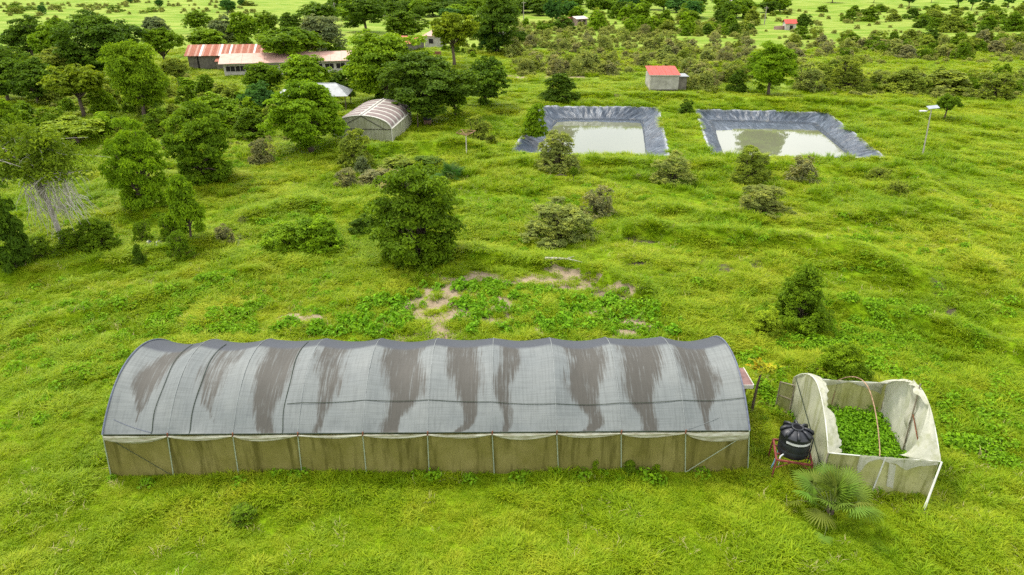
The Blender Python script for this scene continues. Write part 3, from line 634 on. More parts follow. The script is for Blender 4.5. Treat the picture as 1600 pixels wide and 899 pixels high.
def palm(P, n, spread, label, seed, scale=1.0, col_=(.085, .15, .035)):
    r = np.random.default_rng(seed)
    root = empty('fan_palm', P, 0, label=label, category='palm')
    m = MB()
    for i in range(9):
        a = r.uniform(0, 6.28); m.tube([(0, 0, -.1), (.1 * math.cos(a), .1 * math.sin(a), .25), (.14 * math.cos(a), .14 * math.sin(a), .45)], [.09, .07, .03], 5)
    m.obj('trunk', BARK, root)
    for i in range(n):
        a = i * 2.39996 + r.uniform(-.3, .3); q = (i + .5) / n; el = max(.12, R(86) * (1 - q) + R(24) * q + r.normal(0, .2)); L = spread * r.uniform(.6, 1.2) * (.75 + .35 * q)
        d = Vector((math.cos(a) * math.cos(el), math.sin(a) * math.cos(el), math.sin(el)))
        tip = d * L + Vector((0, 0, .3 - .2 * q * L)); tip.z = max(tip.z, .25); md = d * L * .55 + Vector((0, 0, .34))
        s = MB(); s.tube([(0, 0, .25), md, tip], [.022, .015, .01], 4)
        st = s.obj('leaf_stalk', PETI, root)
        o = link(bpy.data.objects.new('leaf_fan', FANS[i % 4]), st); o.location = tip
        fd = (tip - md).normalized(); fd = (fd + Vector((0, 0, -.12))).normalized()
        side = Vector((0, 0, 1)).cross(fd).normalized(); up = fd.cross(side)
        from mathutils import Matrix
        mt = Matrix((fd, side, up)).transposed(); o.rotation_euler = (mt @ Matrix.Rotation(r.normal(0, .3), 3, 'X')).to_euler()
        k = scale * r.uniform(.8, 1.1); o.scale = (k, k, k); o.color = (*[c * r.uniform(.85, 1.15) for c in col_], 1)
    return root
PP = G(1296, 806)
palm(PP, 34, 1.62, 'dwarf fan palm with spreading fronds in front of the roofless tunnel', 3, .95, (.115, .185, .020))
P2 = G(705, 284); palm(P2, 22, 1.6, 'dark green fan palm at the edge of the grassy hollow', 8, 1.25, (.05, .13, .02))

# ------------------------------------------------------------------ long shade-net greenhouse
GEX = (GH_FR - GH_FL).normalized(); GRZ = math.atan2(GEX.y, GEX.x)
EAVE, RISE, NB = 2.45, 2.0, 10
BAY = GH_L / NB
def net_mat(name, c1, c2, dirt, opac=0.9, vstreak=True):
    m, n, l, b = mat(name, 0.85, 0.1)
    t = n.new('ShaderNodeTexCoord').outputs['Object']
    f = noise(n, l, 0.7, 4, 0.6, t); r = ramp(n, [(.3, c1), (.7, c2)]); l.new(f, r.inputs[0]); c = r.outputs[0]
    s = noise(n, l, 1.0, 4, 0.65, t, (2.6, 2.6, 0.22)); sr = ramp(n, [(.49, 0.0), (.66, .75)]); l.new(s, sr.inputs[0])
    c = mixc(n, l, sr.outputs[0], c, dirt)
    s2 = noise(n, l, 26, 2, 0.7, t); r2 = ramp(n, [(.3, .9), (.7, 1.08)]); l.new(s2, r2.inputs[0]); c = mixc(n, l, 1.0, c, r2.outputs[0], 'MULTIPLY')
    l.new(c, b.inputs['Base Color']); bp = n.new('ShaderNodeBump'); bp.inputs['Strength'].default_value = .7; bp.inputs['Distance'].default_value = .12; l.new(noise(n, l, 1.4, 4, .6, t, (1, 1, .45)), bp.inputs['Height']); l.new(bp.outputs[0], b.inputs['Normal'])
    tl = n.new('ShaderNodeBsdfTranslucent'); l.new(c, tl.inputs[0]); a = n.new('ShaderNodeMixShader'); a.inputs[0].default_value = .3
    l.new(b.outputs[0], a.inputs[1]); l.new(tl.outputs[0], a.inputs[2])
    tp = n.new('ShaderNodeBsdfTransparent'); q = n.new('ShaderNodeMixShader'); q.inputs[0].default_value = opac
    l.new(tp.outputs[0], q.inputs[1]); l.new(a.outputs[0], q.inputs[2]); l.new(q.outputs[0], n['Material Output'].inputs[0])
    return m
WALLNET = net_mat('wall_net', (.200, .182, .042), (.295, .262, .085), (.100, .092, .018), .98)
def roof_mat():
    m, n, l, b = mat('shade_net', 0.62, 0.3)
    uv = attr(n, 'suv').outputs['Vector']; st = attr(n, 'stain').outputs['Fac']
    f = noise(n, l, .35, 4, .6, uv); r = ramp(n, [(.3, (.143, .158, .157)), (.7, (.195, .208, .200))]); l.new(f, r.inputs[0]); c = r.outputs[0]
    # woven threads, thin lines both ways
    for sc, st_ in ((7.0, (0.35, 1, 1)), (5.0, (1, 0.35, 1))):
        w = noise(n, l, sc, 2, .6, uv, (st_[0] * .2, st_[1] * 2.2, 1) if st_[0] < 1 else (2.2, .12, 1)); wr = ramp(n, [(.36, .89), (.55, 1.04)]); l.new(w, wr.inputs[0]); c = mixc(n, l, 1.0, c, wr.outputs[0], 'MULTIPLY')
    s = noise(n, l, 1.0, 6, .75, uv, (9.0, .45, 1)); s1 = noise(n, l, 1.3, 5, .7, uv)
    a = N(n, 'ShaderNodeMath', operation='MULTIPLY_ADD'); l.new(s, a.inputs[0]); a.inputs[1].default_value = 2.6; l.new(st, a.inputs[2])
    a2 = N(n, 'ShaderNodeMath', operation='MULTIPLY_ADD'); l.new(s1, a2.inputs[0]); a2.inputs[1].default_value = .6; l.new(a.outputs[0], a2.inputs[2])
    rr = ramp(n, [(.505, 0.0), (.66, .9)]);
    dv = N(n, 'ShaderNodeMath', operation='MULTIPLY'); l.new(a2.outputs[0], dv.inputs[0]); dv.inputs[1].default_value = .34; l.new(dv.outputs[0], rr.inputs[0])
    dc = mixc(n, l, noise(n, l, 1.6, 6, .8, uv, (6, .5, 1)), (.030, .027, .021), (.092, .082, .066))
    c = mixc(n, l, rr.outputs[0], c, dc)
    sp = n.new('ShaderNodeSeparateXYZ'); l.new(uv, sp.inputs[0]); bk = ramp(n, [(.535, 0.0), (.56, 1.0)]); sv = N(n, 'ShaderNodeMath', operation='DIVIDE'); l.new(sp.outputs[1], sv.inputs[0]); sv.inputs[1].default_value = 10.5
    l.new(sv.outputs[0], bk.inputs[0]); c = mixc(n, l, bk.outputs[0], c, (.062, .068, .080))      # grazing-angle darkening past the ridge, painted into the rear half as blue-grey
    l.new(c, b.inputs['Base Color'])
    tl = n.new('ShaderNodeBsdfTranslucent'); l.new(c, tl.inputs[0]); q = n.new('ShaderNodeMixShader'); q.inputs[0].default_value = .15
    l.new(b.outputs[0], q.inputs[1]); l.new(tl.outputs[0], q.inputs[2]); l.new(q.outputs[0], n['Material Output'].inputs[0])
    return m
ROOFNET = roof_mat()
HOOPM = simple('pipe_under_net', (.225, .242, .236), .6, .3, .15, 4)
PIPE = simple('galvanised_pipe', (.32, .38, .27), .5, .4, .15, 4)
CORD = simple('dark_cord', (.035, .05, .03), .8, .2, .2, 8)
EDGE = simple('blue_grey_edge', (.12, .135, .19), .6, .3, .2, 5)
PLASTIC = simple('dirty_white_plastic', (.42, .42, .33), .4, .4, .22, 2.0, c2=(.20, .18, .10), stretch=(1, 1, 6))
RUST = simple('rusty_steel', (.22, .085, .045), .85, .2, .3, 7)
INS = 0.30      # the frame leans in towards the eaves at both ends
def xr(x): return INS + x * (GH_L - 2 * INS) / GH_L
def arch(t, a=GH_W / 2, bz=RISE, ev=EAVE): return (a - a * math.cos(math.pi * t), ev + bz * (1 - abs(math.cos(math.pi * t)) ** 2.15))
STN = {0: (.52, .26, .0, .85), 1: (.55, .24, .0, .45), 2: (.45, .36, .14, 1.0), 3: (.35, .26, .06, .6), 4: (.5, .40, .15, 1.05), 5: (.55, .33, .09, 1.0), 6: (.22, .20, .07, .8), 7: (.52, .38, .12, 1.05), 8: (.45, .42, .13, 1.05), 9: (.33, .34, .05, .9)}
def greenhouse():
    root = empty('shade_net_greenhouse', GH_FL, GRZ, label='long shade-net greenhouse with a grey stained roof and olive net walls', category='greenhouse')
    nu, nv = NB * 26 + 1, 72
    us = np.linspace(0, NB, nu); vs = np.linspace(0, 1, nv)
    U, Vv = np.meshgrid(us, vs); bay = np.minimum(U.astype(int), NB - 1); fu = U - bay
    yy = GH_W / 2 - GH_W / 2 * np.cos(np.pi * Vv); zz = EAVE + RISE * (1 - np.abs(np.cos(np.pi * Vv)) ** 2.15)
    amp = np.where((bay == 0) | (bay == NB - 1), .34, .21 + .06 * np.sin(bay * 2.1))
    sag = amp * np.sin(np.pi * np.clip(fu, 0, 1)) ** 1.1 * np.sin(np.pi * Vv) ** .7
    ny_ = -np.cos(np.pi * Vv); nz_ = np.sin(np.pi * Vv)
    yy = yy - ny_ * sag * .55; zz = zz - nz_ * sag
    xx = INS + U * (GH_L - 2 * INS) / NB
    zz = zz + (fbm(U * 3, Vv * 9, 5, 3) - .5) * .05
    stn = np.zeros_like(U)
    for b_, (c, wt, wb_, s) in STN.items():
        m = bay == b_
        w = wb_ * .85 + (wt * .74 - wb_ * .85) * smooth(.15, .40, Vv) ** .8; w = np.maximum(w, .01)
        cc = c + .05 * np.sin(Vv * 14 + b_) + .22 * (vnoise(Vv * 7, np.full_like(Vv, b_ * 3.7), 3) - .5)
        v_ = np.clip(1.0 - .85 * np.abs(fu - cc) / w, -.7, .45) * s
        fade = (1 - smooth(.56, .64, Vv)) * (smooth(.10, .16, Vv) if wb_ < .01 else 1)
        stn = np.where(m, v_ * fade - .7 * (1 - fade), stn)
    V = np.stack([xx, yy, zz], -1).reshape(-1, 3)
    ii = (np.arange(nv - 1)[:, None] * nu + np.arange(nu - 1)[None, :]).ravel()
    Fa = np.stack([ii, ii + 1, ii + nu + 1, ii + nu], 1)
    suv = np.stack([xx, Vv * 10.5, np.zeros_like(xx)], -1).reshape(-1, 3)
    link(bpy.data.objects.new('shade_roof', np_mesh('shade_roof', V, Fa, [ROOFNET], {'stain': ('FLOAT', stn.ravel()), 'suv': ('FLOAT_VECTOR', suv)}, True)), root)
    def on_roof(x, v, off=.02):
        u = min(max(x / BAY, 0), NB - 1e-6); b_ = int(u); f = u - b_; am = .34 if b_ in (0, NB - 1) else .21 + .06 * math.sin(b_ * 2.1)
        sg = am * math.sin(math.pi * f) ** 1.1 * max(0, math.sin(math.pi * v)) ** .7 - off
        y = GH_W / 2 - GH_W / 2 * math.cos(math.pi * v); z = EAVE + RISE * (1 - abs(math.cos(math.pi * v)) ** 2.15)
        return (xr(x), y + math.cos(math.pi * v) * sg * .55, z - math.sin(math.pi * v) * sg)
    for i in range(NB + 1):
        m = MB(); e = i in (0, NB)
        m.tube([on_roof(min(max(i * BAY, .0), GH_L), v, .012 if not e else .03) for v in lin(0, 1, 26)], .017 if not e else .04, 5)
        m.obj('hoop', EDGE if e else HOOPM, root)
    for xf, wob in ((.073, .05), (.132, .03), (.275, .04)):
        m = MB(); m.tube([on_roof(xf * GH_L + wob * math.sin(v * 23), v, .03) for v in lin(0, .62, 24)], .017, 4); m.obj('seam_cord', CORD, root)
    m = MB(); m.tube([on_roof(x, .235 - .012 * math.sin(x * .35), .03) for x in lin(.278 * GH_L, GH_L, 120)], .014, 4); m.obj('seam_cord', CORD, root)
    m = MB(); m.tube([on_roof(x, .0, .03) for x in lin(0, GH_L, 80)], .028, 5); m.obj('eave_cord', CORD, root)
    # thin dark tie lines on the net skirts of both end bays
    for x0, x1, v0, v1 in ((GH_L * .905, GH_L * .955, .06, .15), (GH_L * .012, GH_L * .075, .16, .05)):
        m = MB(); m.tube([on_roof(x0 + (x1 - x0) * k, v0 + (v1 - v0) * k, .02) for k in lin(0, 1, 8)], .012, 4); m.obj('tie_cord', HOOPM if x0 > 9 else EDGE, root)
    # walls
    rr = random.Random(3); ph = [rr.uniform(0, 6) for _ in range(NB)]
    def bulge(x, z): u = x / BAY; b_ = min(int(u), NB - 1); return .10 * math.sin(math.pi * (u - b_)) * math.sin(math.pi * min(1, z / EAVE)) + .025 * math.sin(x * 5 + z * 2 + ph[b_]) + .012 * math.sin(x * 17)
    m = MB(); m.grid(lambda x, z: (x + (xr(x) - x) * z / EAVE, .03 + bulge(x, z), z), lin(.02, GH_L - .02, 200), lin(-.15, EAVE - .03, 8)); m.obj('front_net', WALLNET, root, True)
    m = MB(); m.grid(lambda x, z: (x + (xr(x) - x) * z / EAVE, GH_W - .03, z), lin(.02, GH_L - .02, 40), lin(-.15, EAVE - .03, 4)); m.obj('back_net', WALLNET, root, True)
    for x in (.01, GH_L - .01):
        m = MB(); m.grid(lambda v, k: (x + (xr(x) - x) * min(1, (arch(v)[1] * k) / EAVE), arch(v)[0], -.15 + (arch(v)[1] - .01 + .15) * k), lin(0.004, .996, 24), lin(0, 1, 8)); m.obj('end_net', WALLNET, root, True)
    for i in range(NB + 1):
        x = min(max(i * BAY, .03), GH_L - .03); lean = rr.uniform(-.06, .06)
        for y, nm in ((-.035, 'post'), (GH_W + .035, 'post')):
            m = MB(); m.tube([(x + lean, y, -.15), (xr(x), y, EAVE + .02)], .024, 6); m.obj(nm, PIPE, root)
        if 0 < i < NB:
            m = MB(); m.tube([(xr(x), -.05, EAVE - .12), (xr(x) + .02, -.055, EAVE + .10)], .035, 5); m.obj('post_cap', RUST, root)
    for a_, b2 in (((.25 + INS, -.02, EAVE - .2), (BAY, -.05, .05)), ((GH_L - .25 - INS, -.02, EAVE - .3), (GH_L - BAY, -.05, .05))):
        m = MB(); m.tube([a_, b2], .016, 5); m.obj('corner_brace', PIPE if a_[0] > 5 else CORD, root)
    # swags of white plastic rolled up under the eave, one per bay
    for i in range(NB):
        r2 = random.Random(40 + i); d = r2.uniform(.12, .34) if i not in (0, 9) else .3; sk = r2.uniform(.4, .6); m = MB()
        ends = (.16, .0) if i == 0 else ((.0, .34) if i == NB - 1 else (0.0, 0.0))
        def fn(u, v, d=d, i=i, r2s=r2.uniform(0, 6), ends=ends):
            uu = u ** (math.log(.5) / math.log(sk)); s = math.sin(math.pi * uu) ** .8
            base = .06 + d * s + ends[0] * (1 - u) + ends[1] * u
            z = EAVE - .05 - base * v + .004 * math.sin(u * 40)
            y = -.05 - .05 * math.sin(math.pi * v) - .03 * math.sin(v * 11 + u * 3 + r2s) * s
            return (xr(i * BAY + .03 + u * (BAY - .06)), y, z)
        m.grid(fn, lin(0.001, .999, 20), lin(0, 1, 9)); m.obj('plastic_swag', PLASTIC, root, True)
    # entrance lean-to at the right-hand end
    pw = MB(); pw.box(GH_L + .03, GH_L + 1.1, 4.5, 5.8, -.1, 2.0); po = pw.obj('entrance_porch', simple('weathered_boards', (.24, .19, .12), .9, .1, .25, 2, stretch=(4, 4, .4)), root)
    pr = MB(); pr.box(GH_L - .1, GH_L + 1.35, 4.3, 6.0, 2.0, 2.06); pr.obj('porch_roof', simple('faded_red_sheet', (.25, .15, .14), .7, .2, .2, 2.5), po)
    pf = MB(); pf.box(GH_L + .02, GH_L + 1.37, 4.26, 4.297, 1.88, 2.10); pf.box(GH_L + 1.353, GH_L + 1.39, 4.3, 6.0, 1.9, 2.1); pf.obj('fascia', simple('white_board', (.62, .6, .55), .7, .2, .1, 3), po)
greenhouse()

# papaya beside the porch
def papaya():
    P = G(1174, 644); root = empty('papaya_plant', P, 0, label='slender papaya plant with yellowing leaves beside the greenhouse porch', category='plant')
    top = height_to(P, 568); r = np.random.default_rng(2); m = MB(); m.tube([(0, 0, -.1), (.05, 0, top * .5), (.16, 0, top * .93)], [.09, .07, .045], 7); m.obj('trunk', BARK, root)
    for k in range(11):
        a = k * 2.4; d = Vector((math.cos(a), math.sin(a), r.uniform(-.25, .55))); b0 = Vector((.16, 0, top * .93)); e = b0 + d * .42
        s = MB(); s.tube([b0, e], [.016, .01], 4); st = s.obj('leaf_stalk', PETI, root)
        n_ = 16; C = np.array(e) + r.normal(0, 1, (n_, 3)) * np.array([.16, .16, .07]); V, Fa, T = leaves(C, r.normal(0, .3, (n_, 3)) + np.array([0, 0, 1]), .26, .14, r.uniform(.2, .9, n_), r)
        o = link(bpy.data.objects.new('leaf', np_mesh('leaf', V, Fa, [LEAF], {'tint': ('FLOAT', T)})), st); o.color = (.30, .33, .02, 1) if k % 3 else (.42, .33, .02, 1)
papaya()

# ------------------------------------------------------------------ roofless tunnel at the right
CLOTH = net_mat('torn_white_net', (.44, .44, .34), (.54, .53, .44), (.32, .33, .19), .985)
CLOTHG = net_mat('algae_stained_net', (.34, .35, .22), (.46, .46, .34), (.23, .24, .10), .985)
CLOTHG2 = net_mat('weathered_front_net', (.28, .28, .09), (.41, .40, .21), (.18, .185, .05), .975)
NEV, NRI = 2.1, 1.72
def narch(t): return (NU_W / 2 - NU_W / 2 * math.cos(math.pi * t), NEV + NRI * (1 - abs(math.cos(math.pi * t)) ** 1.75))
def nursery():
    ex = (NU_FR - NU_FL).normalized(); rz = math.atan2(ex.y, ex.x); L, W = NU_L, NU_W
    root = empty('roofless_tunnel', NU_FL, rz, label='small roofless net tunnel with torn white end walls and green crops inside', category='greenhouse')
    fz = lambda x, y, s: s * (.05 * math.sin(x * 3.1 + y * 2) + .03 * math.sin(x * 7 + y * 5.3))
    m = MB(); m.grid(lambda v, k: (.0 + fz(v * 6, k * 3, .9), narch(v)[0], -.15 + (narch(v)[1] + .15) * k), lin(.003, .997, 30), lin(0, 1, 14)); m.obj('end_net', CLOTHG, root, True)
    m = MB(); m.grid(lambda v, k: (L + fz(v * 6, k * 3, .9), narch(v)[0], -.15 + (narch(v)[1] + .15) * k), lin(.003, .997, 30), lin(0, 1, 14)); m.obj('end_net', CLOTH, root, True)
    m = MB(); m.grid(lambda x, z: (x, .0 + fz(x * 2, z, .8), z), lin(.03, L - .03, 30), lin(-.15, NEV - .03, 8)); m.obj('front_net', CLOTHG2, root, True)
    m = MB(); m.grid(lambda x, z: (x, W + fz(x * 2, z, .8), z), lin(.03, L - .03, 30), lin(-.15, NEV - .03, 8)); m.obj('back_net', CLOTHG2, root, True)
    # torn remains of the roof sheet
    r = random.Random(5); jag = [r.uniform(.0, 1) for _ in range(200)]
    def J(k): i = int(k); f = k - i; return jag[i % 200] * (1 - f) + jag[(i + 1) % 200] * f
    def patch(fw, t0, t1, x_at, nm, n1=90, n2=6, off=.03):
        q = MB()
        def fn(t, k):
            y, z = narch(t); w = fw(t); x = x_at(k, w); dr = off + .03 * math.sin(k * 9 + t * 20) - (.18 * k * k * w)
            ny = -math.cos(math.pi * t); nz = math.sin(math.pi * t); return (x, y + ny * dr, z + nz * dr)
        q.grid(fn, lin(t0, t1, n1), lin(0, 1, n2)); q.obj(nm, CLOTH, root, True)
    patch(lambda t: .12 + (.42 * J(t * 17) + .16 * J(t * 60)) * (1.2 - t), .0, .66, lambda k, w: -.03 + k * w, 'torn_roof_net')
    patch(lambda t: max(.05, .36 * L * (1 - t / .40)) if t < .4 else .12 + .35 * J(t * 40), .0, .62, lambda k, w: L + .03 - k * w, 'torn_roof_net')
    patch(lambda t: .1 + (t - .62) / .3 * 1.0 + .3 * J(t * 30), .62, .95, lambda k, w: L + .03 - k * w, 'torn_roof_net')
    # flaps over the front and back wall tops
    def flap(x0, x1, y, fdep, nm='torn_flap', seed=0):
        q = MB(); q.grid(lambda x, k: (x, y + (-.06 if y < 1 else -.07) - .02 * math.sin(x * 9 + k * 4), NEV + .04 - k * fdep(x)), lin(x0, x1, 30), lin(0, 1, 6)); q.obj(nm, CLOTH, root, True)
    flap(.28 * L, .98 * L, 0, lambda x: (.26 + .08 * math.sin(x * 5)) + .85 * max(0, 1 - abs(x - .31 * L) / .25) + .5 * max(0, 1 - abs(x - .73 * L) / .5) ) 
    q = MB(); q.grid(lambda k, z: (.56 * L + .30 * k + (1.75 - z) * .12, -.075 - .02 * math.sin(k * 7), z - .12 * k), lin(0, 1, 6), lin(.55, 1.85, 10)); q.obj('torn_flap', CLOTH, root, True)
    flap(.0, .95 * L, W, lambda x: .18 + .1 * math.sin(x * 4) + .9 * max(0, 1 - x / (.42 * L)) * (x < .42 * L) + .7 * max(0, (x - .74 * L) / (.24 * L)))
    q = MB(); q.grid(lambda k, z: (L - .07 - .1 * math.sin(z * 4), W * .50 + .9 * k * (.55 + .25 * z / 4) - .25 * (4 - z) * .3, z), lin(0, 1, 6), [.7 + .32 * i + .0 for i in range(11)]); q.obj('hanging_rag', CLOTH, root, True)
    # frame
    WP = simple('white_pipe', (.62, .62, .56), .5, .35, .12, 4); WD = simple('grey_timber', (.30, .26, .19), .9, .1, .25, 6)
    for x, mm, rad in ((-.02, WP, .027), (L + .02, WP, .027)):
        m = MB(); m.tube([(x, *narch(t)) for t in lin(0, 1, 26)], rad, 6); m.obj('hoop', mm, root)
    m = MB(); m.tube([(.46 * L, W, .0)] + [(.46 * L + .12 * math.sin(t * 3), *narch(t)) for t in reversed(lin(0.02, 1, 26))] , .025, 6); m.obj('hoop', simple('bare_rusty_pipe', (.40, .27, .17), .8, .2, .35, 6, c2=(.16, .09, .05)), root, label='bare rusty hoop with no net')
    for (x, y, tx, ty) in ((-.03, -.03, 0, 0), (.5 * L, -.03, .10, 0), (-.03, W + .03, 0, 0), (.5 * L, W + .03, 0, 0), (L + .03, W + .03, 0, 0)):
        m = MB(); m.tube([(x - tx, y, -.2), (x + tx * .6, y, NEV)], .035, 6); m.obj('post', WP if y < 1 and x > 1 else WD, root)
    leg = G(1440, 806); lc = (Vector((leg.x, leg.y, 0)) - NU_FL); lx, ly = lc.dot(ex), lc.dot(Vector((-ex.y, ex.x, 0)))
    m = MB(); m.tube([(lx, ly, -.2), (L + .06, -.05, NEV + .02)], [.055, .04], 7); m.obj('post', WP, root, label='pale post splayed outwards at the near corner')
    for y in (-.02, W + .02):
        m = MB(); m.tube([(-.02, y, NEV), (.5 * L, y, NEV - .05), (L + .02, y, NEV)], .028, 6); m.obj('eave_pipe', WP, root)
    m = MB(); m.tube([(L - .09, W * .46, -.1), (L - .09, W * .5, 4.1)], .035, 6); m.obj('king_post', WD, root)
    m = MB(); m.tube([(L - .11, W * .47, 2.5), (L - .11, W * .20, 1.3)], .03, 5); m.obj('brace', RUST, root)
    m = MB(); m.tube([(-.10, W * .93, 2.35), (-.10, .12, 1.1 )], .022, 5); m.obj('brace', CORD, root)
    # door leaf standing open at the back left corner
    d = MB()
    for a_, b2 in (((0, 0, 0), (0, 0, 1.9)), ((-.6, .5, 0), (-.6, .5, 1.75)), ((0, 0, 1.9), (-.6, .5, 1.75)), ((0, 0, .1), (-.6, .5, .1)), ((0, 0, 1.0), (-.6, .5, .95))): d.tube([a_, b2], .035, 5)
    do = d.obj('door', WD, root); do.location = (-.08, W - .5, 0)
    q = MB(); q.grid(lambda k, z: (-.04 - .54 * k, .46 * k + .045, z), lin(0, 1, 4), lin(.1, 1.76, 5)); q.obj('door_net', CLOTHG2, do)
nursery()

# ------------------------------------------------------------------ water tank on its stand
TP = G(1231, 738)
def tank():
    root = empty('tank_stand', TP, R(-14), label='rusty red steel stand carrying the black water tank', category='stand')
    RED = simple('red_primer_steel', (.24, .055, .045), .75, .25, .3, 6)
    Hh, s = 1.25, .78
    m = MB()
    for sx in (-s, s): m.box(sx - .04, sx + .04, -s, s, Hh - .08, Hh)
    for sy in (-s, s): m.box(-s + .042, s - .042, sy - .04, sy + .04, Hh - .078, Hh - .002)
    for q in (-.3, .3): m.box(-s + .042, s - .042, q - .03, q + .03, Hh - .076, Hh - .004)
    m.obj('frame', RED, root)
    for sx in (-1, 1):
        for sy in (-1, 1):
            m = MB(); m.tube([(sx * (s + .06), sy * (s + .06), -.1), (sx * s, sy * s, Hh - .08)], .042, 5); m.obj('leg', RED, root)
    for sy in (-1, 1):
        m = MB(); m.tube([(-s, sy * s, Hh - .1), (-.05, sy * s, .55 if sy < 0 else .5)], .025, 4); m.tube([(s, sy * s, Hh - .1), (.05, sy * s, .55 if sy < 0 else .5)], .025, 4)
    m = MB(); m.tube([(-s, -s, .75), (-.15, -s, Hh - .1)], .028, 4); m.obj('brace', RED, root)
    m = MB(); m.tube([(s, -s, .85), (.3, -s, Hh - .1)], .028, 4); m.obj('brace', RED, root)
    t = empty('water_tank', TP + Vector((0, 0, Hh)), R(20), label='black ribbed plastic water tank with a white band on the red stand', category='water tank')
    BL = simple('black_polythene', (.016, .018, .024), .42, .5, .25, 3)
    rr = .70
    pf = [(0, .0), (rr * .96, .0), (rr, .05), (rr, .30), (rr * .985, .33), (rr * .985, .36), (rr, .39), (rr, .66), (rr * .985, .69), (rr * .985, .72), (rr, .75), (rr, 1.02), (rr * 1.02, 1.05), (rr * 1.0, 1.10),
          (rr * .8, 1.23), (rr * .55, 1.31), (rr * .36, 1.34), (rr * .36, 1.40), (rr * .30, 1.41), (rr * .28, 1.36), (0, 1.33)]
    m = MB(); m.lathe(pf, 36); m.obj('tank_body', BL, t, True)
    for k in range(8):
        a = k * math.pi / 4 + .2; c, s_ = math.cos(a), math.sin(a)
        m = MB(); m.tube([(c * .27, s_ * .27, 1.36), (c * .48, s_ * .48, 1.33), (c * .66, s_ * .66, 1.24), (c * .70, s_ * .70, 1.10)], [.05, .07, .085, .07], 8); m.obj('rib', BL, t, True)
    m = MB(); m.lathe([(.235, 1.415), (.255, 1.43), (.275, 1.415), (.27, 1.34)], 28); m.obj('manhole_rim', BL, t, True)
    m = MB(); m.lathe([(.232, 1.40), (0, 1.375)], 24); m.obj('manhole', simple('tank_inside', (.006, .006, .008), .8, .1), t)
    m = MB(); m.lathe([(rr * 1.006, .80), (rr * 1.008, .92)], 30, a0=R(195), a1=R(292)); m.obj('white_band', simple('band_white', (.62, .62, .6), .6, .2, .15, 9), t, True)
    m = MB(); m.tube([(.42, -.62, 1.08), (.40, -.64, .6), (.36, -.66, .05), (.36, -.66, -.25)], .03, 6); m.tube([(.42, -.62, 1.08), (.40, -.48, 1.12)], .03, 6); m.obj('overflow_pipe', simple('black_pipe', (.025, .025, .03), .5, .4), t)
    m = MB(); m.tube([(-.66, -.15, .12), (-.86, -.20, .12), (-.90, -.21, .02), (-.90, -.21, -.55)], .035, 6); m.obj('outlet_pipe', simple('white_pvc', (.6, .62, .62), .5, .3, .1), t)
    P = G(1202, 736); h = empty('blue_pipe', P, 0, label='short light blue pipe standing at the left of the tank stand', category='pipe')
    m = MB(); m.tube([(-.02, 0, -.1), (.16, .0, .6), (.26, .05, 1.25)], .035, 6); m.obj('pipe_length', simple('blue_pvc', (.22, .42, .55), .5, .3, .1), h)
tank()

# ------------------------------------------------------------------ ponds
def liner_mat():
    m, n, l, b = mat('pond_liner', 0.36, 0.5)
    p = n.new('ShaderNodeNewGeometry').outputs['Position']; wv = attr(n, 'luv').outputs['Vector']
    f = noise(n, l, .8, 5, .65, p); r = ramp(n, [(.3, (.016, .026, .042)), (.72, (.048, .068, .096))]); l.new(f, r.inputs[0]); c = r.outputs[0]
    s = noise(n, l, 1.0, 4, .7, wv, (1.5, .25, 1)); sr = ramp(n, [(.52, 0), (.75, .6)]); l.new(s, sr.inputs[0]); c = mixc(n, l, sr.outputs[0], c, (.25, .29, .345))
    rim_ = attr(n, 'rim').outputs['Fac']; c = mixc(n, l, rim_, c, (.40, .41, .45))
    d = attr(n, 'mudf').outputs['Fac']; mr = ramp(n, [(.42, 0), (.60, 1)])
    a = N(n, 'ShaderNodeMath', operation='MULTIPLY_ADD'); l.new(noise(n, l, .55, 5, .65, p), a.inputs[0]); a.inputs[1].default_value = .8; l.new(d, a.inputs[2])
    a2 = N(n, 'ShaderNodeMath', operation='MULTIPLY'); l.new(a.outputs[0], a2.inputs[0]); a2.inputs[1].default_value = .55; l.new(a2.outputs[0], mr.inputs[0])
    c = mixc(n, l, mr.outputs[0], c, (.36, .33, .27)); l.new(c, b.inputs['Base Color'])
    bp = n.new('ShaderNodeBump'); bp.inputs['Strength'].default_value = 1.0; bp.inputs['Distance'].default_value = .22
    l.new(noise(n, l, 1.0, 5, .65, wv, (2.2, .4, 1)), bp.inputs['Height']); l.new(bp.outputs[0], b.inputs['Normal'])
    return m
LINER = liner_mat()
WATER, n, l, b = mat('pond_water', 0.03, 0.5)
b.inputs['IOR'].default_value = 1.5
wp = n.new('ShaderNodeNewGeometry').outputs['Position']
l.new(mixc(n, l, noise(n, l, .15, 3, .5, wp), (.130, .138, .082), (.155, .162, .100)), b.inputs['Base Color'])
bp = n.new('ShaderNodeBump'); bp.inputs['Strength'].default_value = .05; bp.inputs['Distance'].default_value = .02
l.new(noise(n, l, 2.2, 3, .5, wp), bp.inputs['Height']); l.new(bp.outputs[0], b.inputs['Normal'])
